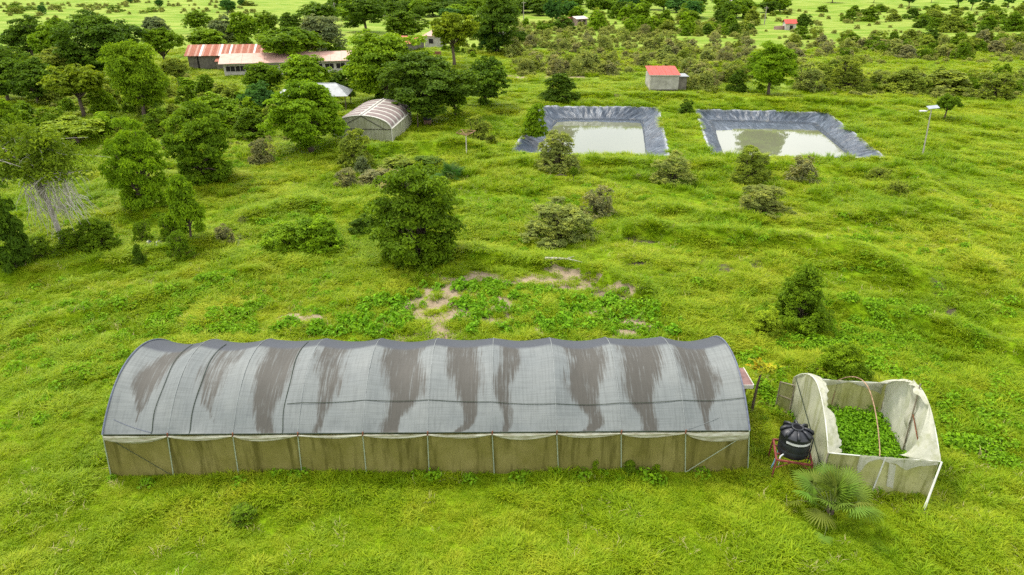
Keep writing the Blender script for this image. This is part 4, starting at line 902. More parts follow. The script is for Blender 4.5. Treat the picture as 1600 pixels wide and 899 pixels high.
def pond(poly, toe_z, run, shelf, wz, label, seed):
    cx = sum(p.x for p in poly) / 4; cy = sum(p.y for p in poly) / 4
    r = random.Random(seed)
    # rim with rounded corners
    def off(poly, d):
        out = []; n_ = len(poly)
        for i in range(n_):
            p0, p1, p2 = poly[i - 1], poly[i], poly[(i + 1) % n_]
            e1 = (p1 - p0).normalized(); e2 = (p2 - p1).normalized(); n1 = Vector((-e1.y, e1.x, 0)); n2 = Vector((-e2.y, e2.x, 0))
            bis = (n1 + n2).normalized(); out.append(p1 + bis * d / max(.3, bis.dot(n1)))
        return out
    def loop(pl, rad, per):
        pts = []
        for i in range(4):
            p0, p1, p2 = pl[i - 1], pl[i], pl[(i + 1) % 4]; a = p1 + (p0 - p1).normalized() * rad; c = p1 + (p2 - p1).normalized() * rad
            for k in range(8): t = k / 7; pts.append(a * (1 - t) ** 2 + p1 * 2 * t * (1 - t) + c * t * t)
            nx_ = pl[(i + 1) % 4]; nn = pl[(i + 2) % 4]; d = nx_ + (p1 - nx_).normalized() * rad
            for k in range(1, per): pts.append(c.lerp(d, k / per))
        return pts
    PER = 110
    rim = loop(poly, .8, PER); toe = loop(off(poly, run), 1.6, PER); out = loop(off(poly, -.35), 1.4, PER)
    n_ = len(rim); V = []; LU = []; MF = []; RM = []
    rows = [(-1, 0)] + [(0, k / 12) for k in range(13)]
    cum = [0]
    for i in range(1, n_ + 1): cum.append(cum[-1] + (rim[i % n_] - rim[i - 1]).length)
    for ty, v in rows:
        for i in range(n_):
            u = cum[i]; ragged = (vnoise(np.array([u * .8]), np.array([seed * 3.0]), 4)[0] - .5)
            if ty < 0: p = rim[i].lerp(out[i], 1.0 + ragged); p = Vector((p.x, p.y, -.10))
            else:
                p = rim[i].lerp(toe[i], v); z = .07 * (1 - v) + toe_z * v ** .9
                amp = .30 * math.sin(math.pi * min(1, v * .9 + .08))
                wv = fbm(np.array([u * 1.1 + v * 1.2]), np.array([v * .7 + seed]), 8, 3)[0] - .5; w2 = vnoise(np.array([u * 1.9 - v * 2]), np.array([v * 1.1]), 12)[0] - .5
                p = Vector((p.x, p.y, z + amp * (wv * 2.6 + w2 * 1.7) + .05 * ragged))
            V.append(p); LU.append((u, v * 3.2, 0)); MF.append(max(0, (v - .75) * 1.4)); RM.append(max(0, .75 - max(0, v) * 7) * (.4 + 1.2 * vnoise(np.array([u * 1.5]), np.array([.5]), 6)[0]) if ty >= 0 else .5)
    Fa = []
    for j in range(len(rows) - 1):
        for i in range(n_): Fa.append((j * n_ + i, j * n_ + (i + 1) % n_, (j + 1) * n_ + (i + 1) % n_, (j + 1) * n_ + i))
    # floor rings from the toe to the middle, sloping up towards the far side
    b0 = (len(rows) - 1) * n_; prev = b0; far_y = max(p.y for p in poly)
    C = Vector((cx, cy, 0))
    for k in (0.08, .16, .25, .35, .5, .7, .97):
        o = len(V)
        for i in range(n_):
            p = toe[i].lerp(C, k); z = toe_z - .05 - shelf * max(0, (far_y - run - p.y)) - .12 * k + .10 * (fbm(np.array([p.x * .5]), np.array([p.y * .5]), seed, 2)[0] - .5)
            z = min(z, toe_z + .02)
            V.append(Vector((p.x, p.y, z))); LU.append((p.x, p.y, 0)); MF.append(.27); RM.append(0)
        for i in range(n_): Fa.append((prev + i, prev + (i + 1) % n_, o + (i + 1) % n_, o + i))
        prev = o
    root = empty('pond_liner', Vector((cx, cy, 0)), 0, label=label, category='pond liner')
    me = np_mesh('liner_sheet', np.array([tuple(v - Vector((cx, cy, 0))) for v in V]), np.array(Fa), [LINER], {'luv': ('FLOAT_VECTOR', np.array(LU)), 'mudf': ('FLOAT', np.array(MF)), 'rim': ('FLOAT', np.array(RM))}, True)
    link(bpy.data.objects.new('liner_sheet', me), root)
    wpl = loop(off(poly, run * .62), 1.5, 12)
    w = MB(); w.add([(p.x, p.y, wz) for p in wpl], [tuple(range(len(wpl)))]); w.obj('water', WATER, kind='structure')
pond(POND1, -1.45, 2.5, .030, -1.60, 'black plastic liner of the left pond, rectangular with a wrinkled right wall', 1)
pond(POND2, -1.15, 2.1, .045, -1.50, 'black plastic liner of the right pond, with a long slanting right wall', 2)
# small plants rooted in the ponds
Pq = G(1318, 236); 

# ------------------------------------------------------------------ small striped tunnel house
STRIPE = simple('brown_roof_strip', (.25, .195, .18), .7, .2, .2, 2); PALE = simple('pale_roof_sheet', (.50, .475, .42), .6, .3, .15, 2)
SHEETW = net_mat('grey_green_sheet', (.40, .40, .26), (.50, .50, .36), (.27, .27, .15), 1.0)
def tunnel2():
    ex = (T2_L - T2_R); ex.z = 0; W = ex.length; ex.normalize(); ey = Vector((ex.y, -ex.x, 0))
    bk = T2_B - T2_R; Ln = abs(bk.dot(ey)); 
    if ey.y < 0: ey = -ey
    Ln = bk.length; ey = Vector((bk.x, bk.y, 0)).normalized(); ex = Vector((-ey.y, ey.x, 0))
    if ex.x > 0: ex = -ex
    W = abs((T2_L - T2_R).dot(ex))
    root = empty('striped_tunnel_house', T2_R, math.atan2(-ex.y, -ex.x), label='small tunnel house with a brown and white striped arched roof', category='greenhouse')
    H, RI = height_to(T2_R, 201.5), 1.7
    # local frame: x runs right, so the house spans x from -W to 0, y runs to the back
    def ar(t): return (-W / 2 + W / 2 * math.cos(math.pi * t), H + RI * math.sin(math.pi * t))
    m = MB(); m.grid(lambda t, k: (ar(t)[0], .0, -.2 + (ar(t)[1] + .2) * k), lin(.002, .998, 24), lin(0, 1, 8)); m.obj('front_gable', SHEETW, root, True)
    m = MB(); m.grid(lambda t, k: (ar(t)[0], Ln, -.2 + (ar(t)[1] + .2) * k), lin(.002, .998, 24), lin(0, 1, 5)); m.obj('back_gable', SHEETW, root, True)
    nP = 7; wd = Ln / nP
    for i in range(nP):
        for x, nm in ((.0, 'wall_panel'), (-W, 'wall_panel')):
            m = MB(); m.box(x - .02, x + .02 + (.012 if i % 2 else 0), i * wd + .03, (i + 1) * wd - .03, -.2, H - .03); m.obj(nm, SHEETW, root)
    m = MB(); m.grid(lambda t, y: (ar(t)[0] * 1.0, y, ar(t)[1] + .01), lin(0, 1, 28), lin(-.12, Ln + .1, 8)); m.obj('roof_sheet', PALE, root, True)
    nS = 6; sw = Ln / nS
    for i in range(nS):
        for (t0, t1) in ((.03, .465), (.535, .97)):
            m = MB(); m.grid(lambda t, y: (ar(t)[0], y, ar(t)[1] + .035 + .012 * math.sin((y - i * sw) / sw * 18)), lin(t0, t1, 14), lin(i * sw + .34, (i + 1) * sw - .28, 10)); m.obj('roof_strip', STRIPE, root, True)
    m = MB(); m.tube([(-W / 2, -.1, H + RI + .05), (-W / 2, Ln + .1, H + RI + .05)], .10, 6); m.obj('ridge_cap', PALE, root)
    WT = simple('pale_frame', (.55, .53, .46), .6, .3, .1)
    m = MB(); m.tube([(ar(t)[0], -.14, ar(t)[1]) for t in lin(0, 1, 24)], .06, 5); m.obj('hoop', WT, root)
    m = MB(); m.box(.0, .16, -.1, Ln + .1, H - .03, H + .09); m.obj('gutter', WT, root)
    m = MB(); m.tube([(.02, -.06, -.2), (.02, -.06, H)], .07, 5); m.obj('post', WT, root)
    for f in (.28, .52, .76):
        m = MB(); m.tube([(-W * f, -.06, -.2), (-W * f, -.06, H - .06)], .045, 5); m.obj('post', SHEETW, root)
    DK = simple('dark_frame', (.09, .085, .06), .8, .2)
    m = MB(); m.tube([(-W, -.05, H - .1), (0, -.05, H - .1)], .05, 5); m.obj('gable_beam', DK, root)
    for e in (-W * .92, -W * .12):
        m = MB(); m.tube([(-W / 2, -.05, H + RI - .1), (e, -.05, H - .05)], .045, 5); m.obj('brace', DK, root)
tunnel2()
# black tank on a brick stand behind it
def small_tank():
    P = G(668, 196); root = empty('tank_plinth', P, 0, label='brick plinth under the small black tank by the trees', category='stand')
    bm = simple('brick_wall', (.25, .15, .11), .9, .1, .25, 8); h = .9
    for k in range(5):
        for j in range(3):
            m = MB(); o_ = .12 if k % 2 else 0; m.box(-.5 + j * .36 + o_ * .4, -.5 + j * .36 + .33 + o_ * .4, -.45, .45, k * h / 5 - .05, (k + 1) * h / 5 - .065); m.obj('brick', bm, root)
    t = empty('water_tank', P + Vector((0, 0, h - .06)), 0, label='small black water tank on a brick plinth beside the striped tunnel house', category='water tank')
    BL = simple('black_tank', (.02, .022, .027), .45, .5)
    m = MB(); m.lathe([(0, 0), (.62, 0), (.64, .06), (.64, .5), (.62, .53), (.64, .56), (.64, 1.15), (.55, 1.35), (.25, 1.48), (.25, 1.55), (0, 1.56)], 20); m.obj('tank_body', BL, t, True)
    m = MB(); m.lathe([(.646, .95), (.646, 1.1)], 10, a0=R(215), a1=R(270)); m.obj('white_band', simple('white_label', (.7, .7, .7), .6), t)
    P2_ = G(653, 200); p = empty('wooden_post', P2_, 0, label='bare wooden post standing left of the small black tank', category='post'); m = MB(); m.tube([(0, 0, -.2), (.05, 0, 2.1)], [.09, .06], 6); m.obj('pole', BARK, p)
small_tank()

# ------------------------------------------------------------------ rotary clothes dryer, solar lamp, poles
def dryer():
    P = G(729, 243); H = height_to(P, 209); root = empty('rotary_clothes_dryer', P, .5, label='rusty rotary clothes dryer on a single post in the meadow', category='clothes dryer')
    RB = simple('rust_brown_pipe', (.38, .22, .13), .8, .2, .3, 5); WPp = simple('peeling_white_pipe', (.6, .55, .48), .7, .2, .25, 4)
    m = MB(); m.tube([(0, 0, -.2), (0, 0, H * .5), (0, 0, H)], .06, 6); m.obj('post', WPp, root)
    L = 1.3
    for k in range(4):
        a = k * math.pi / 2; e = (L * math.cos(a), L * math.sin(a), H + .22); m = MB(); m.tube([(0, 0, H - .25), e], .045, 5); m.obj('arm', RB, root)
    for f in (.62, 1.0):
        m = MB(); m.tube([(L * f * math.cos(k * math.pi / 2), L * f * math.sin(k * math.pi / 2), H - .25 + .47 * f) for k in range(5)], .032, 4); m.obj('line', RB, root)
dryer()
def solar_lamp():
    P = G(1441, 246); root = empty('solar_street_lamp', P, 0, label='leaning solar street lamp with a flat panel beside the right pond', category='street lamp')
    H = height_to(P, 172); s = depth(P) / F; tx = -5 * s
    GP = simple('lamp_pole', (.42, .38, .33), .6, .3, .2, 3); m = MB(); m.tube([(0, 0, -.3), (tx * .5, 0, H * .5), (tx, 0, H)], [.085, .075, .06], 7); m.obj('pole', GP, root)
    m = MB(); a0 = Vector((tx + .12, 0, H + .25)); w, d = .64, .36
    m.add([a0 + Vector(v) for v in ((-w, -d, -.12), (w, -d, .02), (w, d, .22), (-w, d, .08), (-w, -d, -.06), (w, -d, .08), (w, d, .28), (-w, d, .14))], [(0, 3, 2, 1), (4, 5, 6, 7), (0, 1, 5, 4), (1, 2, 6, 5), (2, 3, 7, 6), (3, 0, 4, 7)])
    m.obj('solar_panel', simple('panel_glass', (.30, .33, .37), .2, .5, .15, 2), root)
    m = MB(); m.tube([(tx, 0, H - .05), (tx - .4, -.1, H + .02), (tx - .7, -.15, H - .06)], .04, 5); m.obj('arm', GP, root)
    m = MB(); m.box(tx - 1.45, tx - .68, -.35, .05, H - .16, H - .04); m.obj('lamp_head', simple('lamp_white', (.52, .52, .52), .4, .4, .1), root)
solar_lamp()
POLEM = simple('pole_timber', (.38, .34, .28), .85, .1, .2, 3)
for px, base, top, lab in ((818, 31, 2, 'pale utility pole between the tall dark tree and the brick hut'), (978, 31, 7, 'pale utility pole standing in the field above the scrub belt'), (1194, 39, 10, 'utility pole at the right of the wooded belt'),
                           (524, 29, 4, 'slender utility pole above the silvery tree'), (604, 20, 1, 'utility pole behind the red roof')):
    P = G(px, base); o = empty('utility_pole', P, 0, label=lab, category='utility pole', group='utility poles in the fields'); H = height_to(P, top)
    m = MB(); m.tube([(0, 0, -.3), (0, 0, H)], [.20, .13], 6); m.obj('pole', POLEM, o)
    m = MB(); m.box(-.9, .9, -.07, .07, H - .7, H - .55); m.obj('crossarm', POLEM, o)

# ------------------------------------------------------------------ buildings
RUSTROOF = simple('rusted_iron', (.36, .12, .065), .75, .25, .35, 2.5, c2=(.20, .055, .03), stretch=(3, .6, 1)); WHITEROOF = simple('bare_iron', (.62, .57, .52), .5, .35, .15, 2, c2=(.42, .30, .24))
PALERUST = simple('pale_rusted_iron', (.42, .24, .17), .7, .25, .3, 2.5, c2=(.30, .12, .08), stretch=(3, .6, 1))
PINKROOF = simple('pink_iron', (.58, .37, .30), .7, .2, .12, 1.2, c2=(.48, .28, .22)); REDROOF = simple('red_iron', (.52, .07, .045), .55, .3, .15, 1.5); TIN = simple('grey_tin', (.31, .325, .33), .5, .4, .2, 1.5)
GREYWALL = simple('grey_block', (.20, .18, .145), .9, .1, .25, 1.2); WHITEWALL = simple('limewashed_wall', (.50, .47, .41), .9, .1, .18, 1.0); DIRTYWALL = simple('stained_plaster', (.42, .40, .35), .9, .1, .3, .9, c2=(.24, .23, .19))
DARK = simple('dark_opening', (.018, .017, .015), .7, .2); BRICKM = simple('red_brick', (.26, .12, .08), .9, .1, .25, 5); PLINTH = simple('dark_plinth', (.10, .085, .07), .9, .1, .3, 2)
def frame_of(pl, pr):
    A, B = G(*pl), G(*pr); ex = B - A; ex.z = 0; L = ex.length; ex.normalize(); return A, L, math.atan2(ex.y, ex.x)
def sheets(root, x0, x1, y0, z0, y1, z1, n, mats, pick, name='roof_sheet', sag=0.0):
    w = (x1 - x0) / n
    for i in range(n):
        m = MB(); a, b_ = x0 + i * w + .012, x0 + (i + 1) * w - .012; up = .03 if i % 2 else 0.0
        m.add([(a, y0, z0 + up), (b_, y0, z0 + up), (b_, y1, z1 + up), (a, y1, z1 + up), (a, y0, z0 + up + .04), (b_, y0, z0 + up + .04), (b_, y1, z1 + up + .04), (a, y1, z1 + up + .04)],
              [(0, 3, 2, 1), (4, 5, 6, 7), (0, 1, 5, 4), (1, 2, 6, 5), (2, 3, 7, 6), (3, 0, 4, 7)])
        m.obj(name, mats[pick(i)], root)
def windows(root, L, z0, z1, xs_, y=-.01, d=.12, frame=None):
    for a, b_ in xs_:
        m = MB(); m.box(a, b_, y - .03, y + .02, z0, z1); w = m.obj('window', DARK, root)
        m = MB(); c = (a + b_) / 2
        m.box(a - .06, b_ + .06, y - .07, y - .032, z0 - .08, z0); m.box(a - .06, b_ + .06, y - .07, y - .032, z1, z1 + .06); m.box(c - .03, c + .03, y - .068, y - .034, z0 + .001, z1 - .001)
        m.obj('frame', frame or WHITEWALL, w)
# rusty long shed
A, L, rz = frame_of((297, 110), (412, 107)); root = empty('long_shed', A, rz, label='long grey shed under a rusty red and white striped iron roof', category='shed')
H = height_to(A, 87.5); Dp = 7.0
m = MB(); m.box(0, L, 0, Dp, -.3, H); m.obj('wall', GREYWALL, root)
sheets(root, -.6, L * .55, -.6, H - .05, Dp * .55, H + 1.9, 18, [RUSTROOF, WHITEROOF, PALERUST], lambda i: 1 if i in (6, 14) else (2 if i % 3 == 1 else 0))
sheets(root, L * .55 + .02, L + .5, -.4, H + .0, Dp * .55, H + 1.85, 16, [RUSTROOF, WHITEROOF, PALERUST], lambda i: 1 if i in (0, 11) else (2 if i % 3 == 2 else 0))
m = MB(); m.add([(-.6, Dp * .55, H + 1.88), (L + .5, Dp * .55, H + 1.88), (L + .5, Dp + .5, H), (-.6, Dp + .5, H)], [(0, 1, 2, 3)]); m.obj('rear_roof', RUSTROOF, root)
m = MB(); m.box(L * .12, L * .14, -.06, -.004, .0, H - .1); m.obj('drain_pipe', DARK, root)
m = MB(); m.box(L * .40, L * .49, -2.0, -.005, -.2, 1.9); po = m.obj('porch', GREYWALL, root)
sheets(po, L * .385, L * .55, -2.3, 2.0, -.0, 2.6, 3, [RUSTROOF], lambda i: 0, 'porch_roof')
# pink roofed block
A, L, rz = frame_of((352, 122), (549, 117)); root = empty('farm_block', A, rz, label='long whitewashed block under a faded pink iron roof', category='building')
H = height_to(A, 98.5); Dp = 8.0
m = MB(); m.box(0, L, 0, Dp, -.3, H); m.obj('wall', WHITEWALL, root)
m = MB(); m.box(-.02, L + .02, -.04, -.003, -.3, .42); m.obj('plinth', PLINTH, root)
sheets(root, -.8, L + .5, -1.0, H - .12, Dp * .5, H + 1.3, 12, [PINKROOF], lambda i: 0)
m = MB(); m.add([(-.8, Dp * .5, H + 1.33), (L + .5, Dp * .5, H + 1.33), (L + .5, Dp + .8, H - .1), (-.8, Dp + .8, H - .1)], [(0, 1, 2, 3)]); m.obj('rear_roof', PINKROOF, root)
m = MB(); m.add([(-.78, -.98, H - .2), (L + .48, -.98, H - .2), (L + .48, -.98, H - .10), (-.78, -.98, H - .10)], [(0, 1, 2, 3)]); m.obj('fascia', WHITEWALL, root)
windows(root, L, H - 1.75, H - .72, [(L * f + .15, L * f + 1.9) for f in (.012, .086, .16, .25, .34, .43, .52, .61, .70, .79, .88)])
# tin shelter
C0 = G(494, 168); root = empty('tin_shelter', C0, R(4), label='open shelter with a grey tin hip roof beside the yellow-green round tree', category='shelter')
s = depth(C0) / F; hw = 55 * s; H = 2.3
m = MB()
for (sx, sy) in ((-1, -1), (1, -1), (1, 1), (-1, 1), (0, -1), (0, 1)):
    q = MB(); q.tube([(sx * (hw - .5), sy * 2.7, -.2), (sx * (hw - .5), sy * 2.7, H)], .08, 6); q.obj('post', BARK, root)
m = MB(); hv = [(-hw, -3.2, H), (hw, -3.2, H), (hw, 3.2, H), (-hw, 3.2, H), (-hw + 2.2, 0, H + 1.6), (hw - 2.2, 0, H + 1.6)]; m.add(hv, [(0, 1, 5, 4), (1, 2, 5), (2, 3, 4, 5), (3, 0, 4)]); m.obj('roof', TIN, root)
q = MB(); q.tube([hv[4], hv[5]], .08, 5); q.obj('ridge_cap', TIN, root)
# red roof house, pink hip house, wall, white hut
def hut(pl, pr, ytop_wall, dp, roof, rise, roofm, wallm, label, cat='house', over=.5, win=(), n=6, name='house'):
    A, L, rz = frame_of(pl, pr); root = empty(name, A, rz, label=label, category=cat); H = max(1.6, height_to(A, ytop_wall))
    m = MB(); m.box(0, L, 0, dp, -.3, H); m.obj('wall', wallm, root)
    if roof == 'gable':
        sheets(root, -over, L + over, -over, H - .05, dp * .5, H + rise, n, [roofm], lambda i: 0)
        m = MB(); m.add([(-over, dp * .5, H + rise + .03), (L + over, dp * .5, H + rise + .03), (L + over, dp + over, H), (-over, dp + over, H)], [(0, 1, 2, 3)]); m.obj('rear_roof', roofm, root)
        m = MB(); m.add([(0, .02, H), (0, dp - .02, H), (0, dp * .5, H + rise - .05), (L, .02, H), (L, dp - .02, H), (L, dp * .5, H + rise - .05)], [(0, 1, 2), (3, 5, 4)]); m.obj('gable', wallm, root)
    elif roof == 'hip':
        o = over; m = MB(); k = min(L, dp) * .5; m.add([(-o, -o, H), (L + o, -o, H), (L + o, dp + o, H), (-o, dp + o, H), (k, dp / 2, H + rise), (L - k + .02, dp / 2, H + rise)], [(0, 1, 5, 4), (1, 2, 5), (2, 3, 4, 5), (3, 0, 4), (0, 3, 2, 1)]); m.obj('roof', roofm, root)
    else:
        sheets(root, -over, L + over, -over, H + (0 if rise > 0 else -rise), dp + over, H + max(0, rise), n, [roofm], lambda i: 0)
    for a, b_, c, d in win:
        q = MB(); q.box(L * a, L * b_, -.05, -.004, H * c, H * d); q.obj('window' if c > .15 else 'door', DARK, root)
    return root, L, H
hut((597, 80), (646, 80), 66, 6, 'gable', 1.5, REDROOF, GREYWALL, 'low house with a red iron roof half hidden behind the broad bright tree', win=((.1, .3, .4, .8),))
r_, L_, H_ = hut((664, 74), (686, 74), 56, 4.5, 'hip', 1.9, PINKROOF, DIRTYWALL, 'small grey house with a pink hip roof left of the flat-topped tree', win=((.3, .6, .35, .75),))
A, L, rz = frame_of((664, 87), (688, 86)); root = empty('low_brick_wall', A, rz, label='low reddish brick wall in front of the pink hip roofed house', category='wall')
for k in range(4):
    for j in range(8):
        m = MB(); w = L / 8; o_ = w * .4 * (k % 2); m.box(j * w + o_ + .015, (j + 1) * w + o_ - .015, 0, .3, k * .28, (k + 1) * .28 - .02); m.obj('brick', BRICKM, root)
hut((776, 66), (797, 65), 50, 4, 'shed', -.3, WHITEROOF, WHITEWALL, 'small white hut behind the very tall dark tree', 'hut', .3, ((.5, .8, 0, .7),), 4, 'hut')
hut((882, 40), (896, 40), 29, 4, 'shed', .1, RUSTROOF, BRICKM, 'tiny brick hut beside the white roofed one in the far field', 'hut', .1, (), 3, 'hut')
hut((901, 40), (917, 39.5), 30, 5, 'gable', .8, WHITEROOF, simple('pink_plaster', (.42, .30, .25), .9), 'tiny hut with a white roof and dark windows in the far field', 'hut', .4, ((.15, .4, .4, .8), (.6, .85, .4, .8)), 4, 'hut')
hut((1227, 47), (1243, 47), 37, 4, 'gable', 1.3, REDROOF, WHITEWALL, 'tiny white hut with a red roof by a round tree in the far field', 'hut', .5, ((.4, .7, 0, .7),), 4, 'hut')
A, L, rz = frame_of((1210, 46.5), (1226, 46.5)); root = empty('low_pink_wall', A, rz, label='low pinkish wall left of the tiny red roofed hut', category='wall'); m = MB(); m.box(0, L, 0, .4, -.2, 1.0); m.box(-.1, L + .1, -.06, .46, 1.0, 1.12); m.obj('masonry', simple('pink_wall', (.48, .30, .27), .9), root)
hut((1150, 16), (1170, 16), 7, 8, 'gable', 2.2, WHITEROOF, WHITEWALL, 'house with a white roof among the wooded belt trees', 'house', .5, (), 4)
hut((600, 30), (616, 30), 24, 6, 'gable', .8, WHITEROOF, WHITEWALL, 'pale roofed house behind the red roof at the top', 'house', .5, (), 4)
# shed with red roof beyond the ponds
r_, L_, H_ = hut((1015, 143), (1059, 142.5), 118, 5.5, 'shed', .9, REDROOF, DIRTYWALL, 'whitewashed shed with a bright red roof between the two ponds', 'shed', .25, (), 9, 'shed')
m = MB(); m.box(L_ + .01, L_ + 1.7, .9, 4.2, -.3, H_ - .35); an = m.obj('annex', GREYWALL, r_); m = MB(); m.box(L_ + .012, L_ + 2.0, .6, 4.5, H_ - .348, H_ - .26); m.obj('annex_roof', TIN, an)
m = MB(); m.box(-.02, L_ + .02, -.03, -.003, -.3, .35); m.obj('plinth', PLINTH, r_)
m = MB(); m.box(-.25, L_ + .25, -.285, -.253, H_ + .0 - .02, H_ + .10); m.obj('fascia', WHITEWALL, r_)

# mud pool between the trees, wet trench, log, black sheet
def pool(pts, name, z, mt):
    P = [G(*p) for p in pts]; m = MB(); c = sum(P, Vector()) / len(P); out = []
    for i in range(len(P)):
        for k in range(5):
            q = P[i].lerp(P[(i + 1) % len(P)], k / 5); f = 1 + .12 * math.sin(i * 3.1 + k * 1.9); out.append(c + (q - c) * f)
    zz = max(hgt(p.x, p.y) for p in out) * .5 + z
    m.add([(p.x, p.y, zz) for p in out], [tuple(range(len(out)))]); m.obj(name, mt, kind='structure')
MUDWATER = simple('mud_water', (.22, .19, .12), .25, .5, .1, .3)
pool([(262, 157), (300, 146), (345, 146), (384, 151), (382, 160), (350, 158), (300, 158)], 'muddy_pool', .10, MUDWATER)
for q in ([(373, 372), (376, 356), (379, 357), (377, 374)], [(370, 384), (372, 376), (376, 377), (373, 386)], [(706, 368), (712, 364), (718, 366), (712, 371)]): pool(q, 'puddle', .05, WATER)
P = G(852, 407); root = empty('fallen_log', P, R(-10), label='pale fallen log lying in the grass behind the crop plot', category='log'); sc = depth(P) / F
m = MB(); m.tube([(0, 0, .12), (18 * sc, 0, .22), (36 * sc, .1, .18), (58 * sc, -.1, .10)], [.16, .11, .08, .02], 7); m.obj('trunk', DEADWOOD, root, True)
m = MB(); m.tube([(30 * sc, .05, .2), (44 * sc, .5, .3)], [.05, .015], 5); m.obj('branch', DEADWOOD, root)
P = G(243, 386); root = empty('black_plastic_sheet', P, 0, label='crumpled black plastic sheet lying among the small shrubs at the left', category='plastic sheet')
m = MB(); m.grid(lambda u, v: (u, v, .12 + .4 * math.exp(-(v - .2) ** 2 * 4) * (.7 + .3 * math.sin(u * 7)) + .05 * math.sin(u * 13 + v * 9)), lin(-.7, .7, 14), lin(-.5, .6, 10)); m.obj('sheet', simple('black_film', (.02, .022, .028), .35, .5), root, True)
for px, py, ln in ((876, 277, .9), (1135, 1e9, 0)):
    if ln: P = G(px, py); root = empty('driftwood', P, .1, label='short dark branch lying below the vase-shaped bush', category='branch'); m = MB(); m.tube([(-.7, 0, .15), (0, .1, .25), (.7, 0, .15)], [.07, .09, .03], 6); m.obj('limb', BARK, root)

# ------------------------------------------------------------------ grass, weeds, crops (scattered)
def tuft(seed, nb, h, spread, w, flop):
    r = np.random.default_rng(seed); V = []; Fq = []; T = []
    for i in range(nb):
        a = r.uniform(0, 6.28); rad = spread * math.sqrt(r.random()); b0 = np.array([math.cos(a) * rad, math.sin(a) * rad, -.03]); az = a + r.normal(0, .9); d = np.array([math.cos(az), math.sin(az), 0]); s = np.array([-d[1], d[0], 0])
        L = h * r.uniform(.55, 1.25); fl = flop * r.uniform(.4, 1.3); ww = w * r.uniform(.7, 1.3); t = np.clip(r.normal(.5, .2), 0, 1); o = len(V)
        p1 = b0 + np.array([0, 0, L * .6]) + d * L * fl * .3; p2 = b0 + np.array([0, 0, L * (1 - fl * .25)]) + d * L * fl * .9
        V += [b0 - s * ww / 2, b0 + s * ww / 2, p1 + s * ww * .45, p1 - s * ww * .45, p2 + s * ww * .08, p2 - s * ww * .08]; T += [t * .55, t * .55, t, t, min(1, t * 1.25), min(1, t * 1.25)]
        Fq += [(o, o + 1, o + 2, o + 3), (o + 3, o + 2, o + 4, o + 5)]
    return V, Fq, T
def scatter(name, protos, pts, rz, scl, idx, **props):
    col_ = bpy.data.collections.new(name + '_kinds')
    for i, me in enumerate(protos):
        o = bpy.data.objects.new('%s_kind_%02d' % (name, i), me); col_.objects.link(o)
    n_ = len(pts); me = bpy.data.meshes.new(name); me.vertices.add(n_); me.vertices.foreach_set('co', np.asarray(pts, np.float32).ravel())
    tilt = rng.normal(0, .12, (n_, 2))
    a = me.attributes.new('rot', 'FLOAT_VECTOR', 'POINT'); a.data.foreach_set('vector', np.stack([tilt[:, 0], tilt[:, 1], rz], 1).astype(np.float32).ravel())
    a = me.attributes.new('scl', 'FLOAT_VECTOR', 'POINT'); a.data.foreach_set('vector', np.asarray(scl, np.float32).ravel())
    a = me.attributes.new('idx', 'INT', 'POINT'); a.data.foreach_set('value', np.asarray(idx, np.int32))
    me.update(); ob = link(bpy.data.objects.new(name, me), **props)
    ng = bpy.data.node_groups.new(name + '_scatter', 'GeometryNodeTree')
    ng.interface.new_socket('Geometry', in_out='INPUT', socket_type='NodeSocketGeometry'); ng.interface.new_socket('Geometry', in_out='OUTPUT', socket_type='NodeSocketGeometry')
    nn, ll = ng.nodes, ng.links; gi = nn.new('NodeGroupInput'); go = nn.new('NodeGroupOutput'); ip_ = nn.new('GeometryNodeInstanceOnPoints')
    ci = nn.new('GeometryNodeCollectionInfo'); ci.inputs['Collection'].default_value = col_; ci.inputs['Separate Children'].default_value = True; ci.inputs['Reset Children'].default_value = True
    def na(nm, ty): q = nn.new('GeometryNodeInputNamedAttribute'); q.data_type = ty; q.inputs['Name'].default_value = nm; return q.outputs['Attribute']
    e2r = nn.new('FunctionNodeEulerToRotation'); ll.new(na('rot', 'FLOAT_VECTOR'), e2r.inputs[0])
    ip_.inputs['Pick Instance'].default_value = True
    ll.new(gi.outputs[0], ip_.inputs['Points']); ll.new(ci.outputs[0], ip_.inputs['Instance']); ll.new(na('idx', 'INT'), ip_.inputs['Instance Index'])
    ll.new(e2r.outputs[0], ip_.inputs['Rotation']); ll.new(na('scl', 'FLOAT_VECTOR'), ip_.inputs['Scale']); ll.new(ip_.outputs[0], go.inputs[0])
    md = ob.modifiers.new('scatter', 'NODES'); md.node_group = ng
    return ob
def sample(y0, y1, dens, seed, side=1.18):
    r = np.random.default_rng(seed); hw = 800 * (y1 * CP + CAM_H * SP) / F * side + 4
    n_ = int((y1 - y0) * 2 * hw * dens); x = r.uniform(-hw, hw, n_); y = r.uniform(y0, y1, n_)
    k = np.abs(x) < 800 * (y * CP + CAM_H * SP) / F * side + 4
    return x[k], y[k], r
def free(x, y, soil_k=1.0):
    ok = ~(in_poly(x, y, frame_rect(GH_FL, GH_FR - GH_FL, GH_L, GH_W, -.02)) | in_poly(x, y, frame_rect(NU_FL, NU_FR - NU_FL, NU_L, NU_W, .0)))
    for pl in (POND1, POND2): ok &= ~(in_poly(x, y, pl) | (poly_dist(x, y, pl) < .35))
    m = np.maximum(stroke_mask(x, y, SOIL, 31), stroke_mask(x, y, MUD, 57)); ok &= rng.random(len(x)) > m * .93 * soil_k
    return ok
def build_tufts(kind, variants): return [np_mesh(kind, *[np.array(q) for q in v[:2]], [BLADE if kind == 'grass' else TALLBLADE], {'tint': ('FLOAT', np.array(v[2]))}) for v in variants]
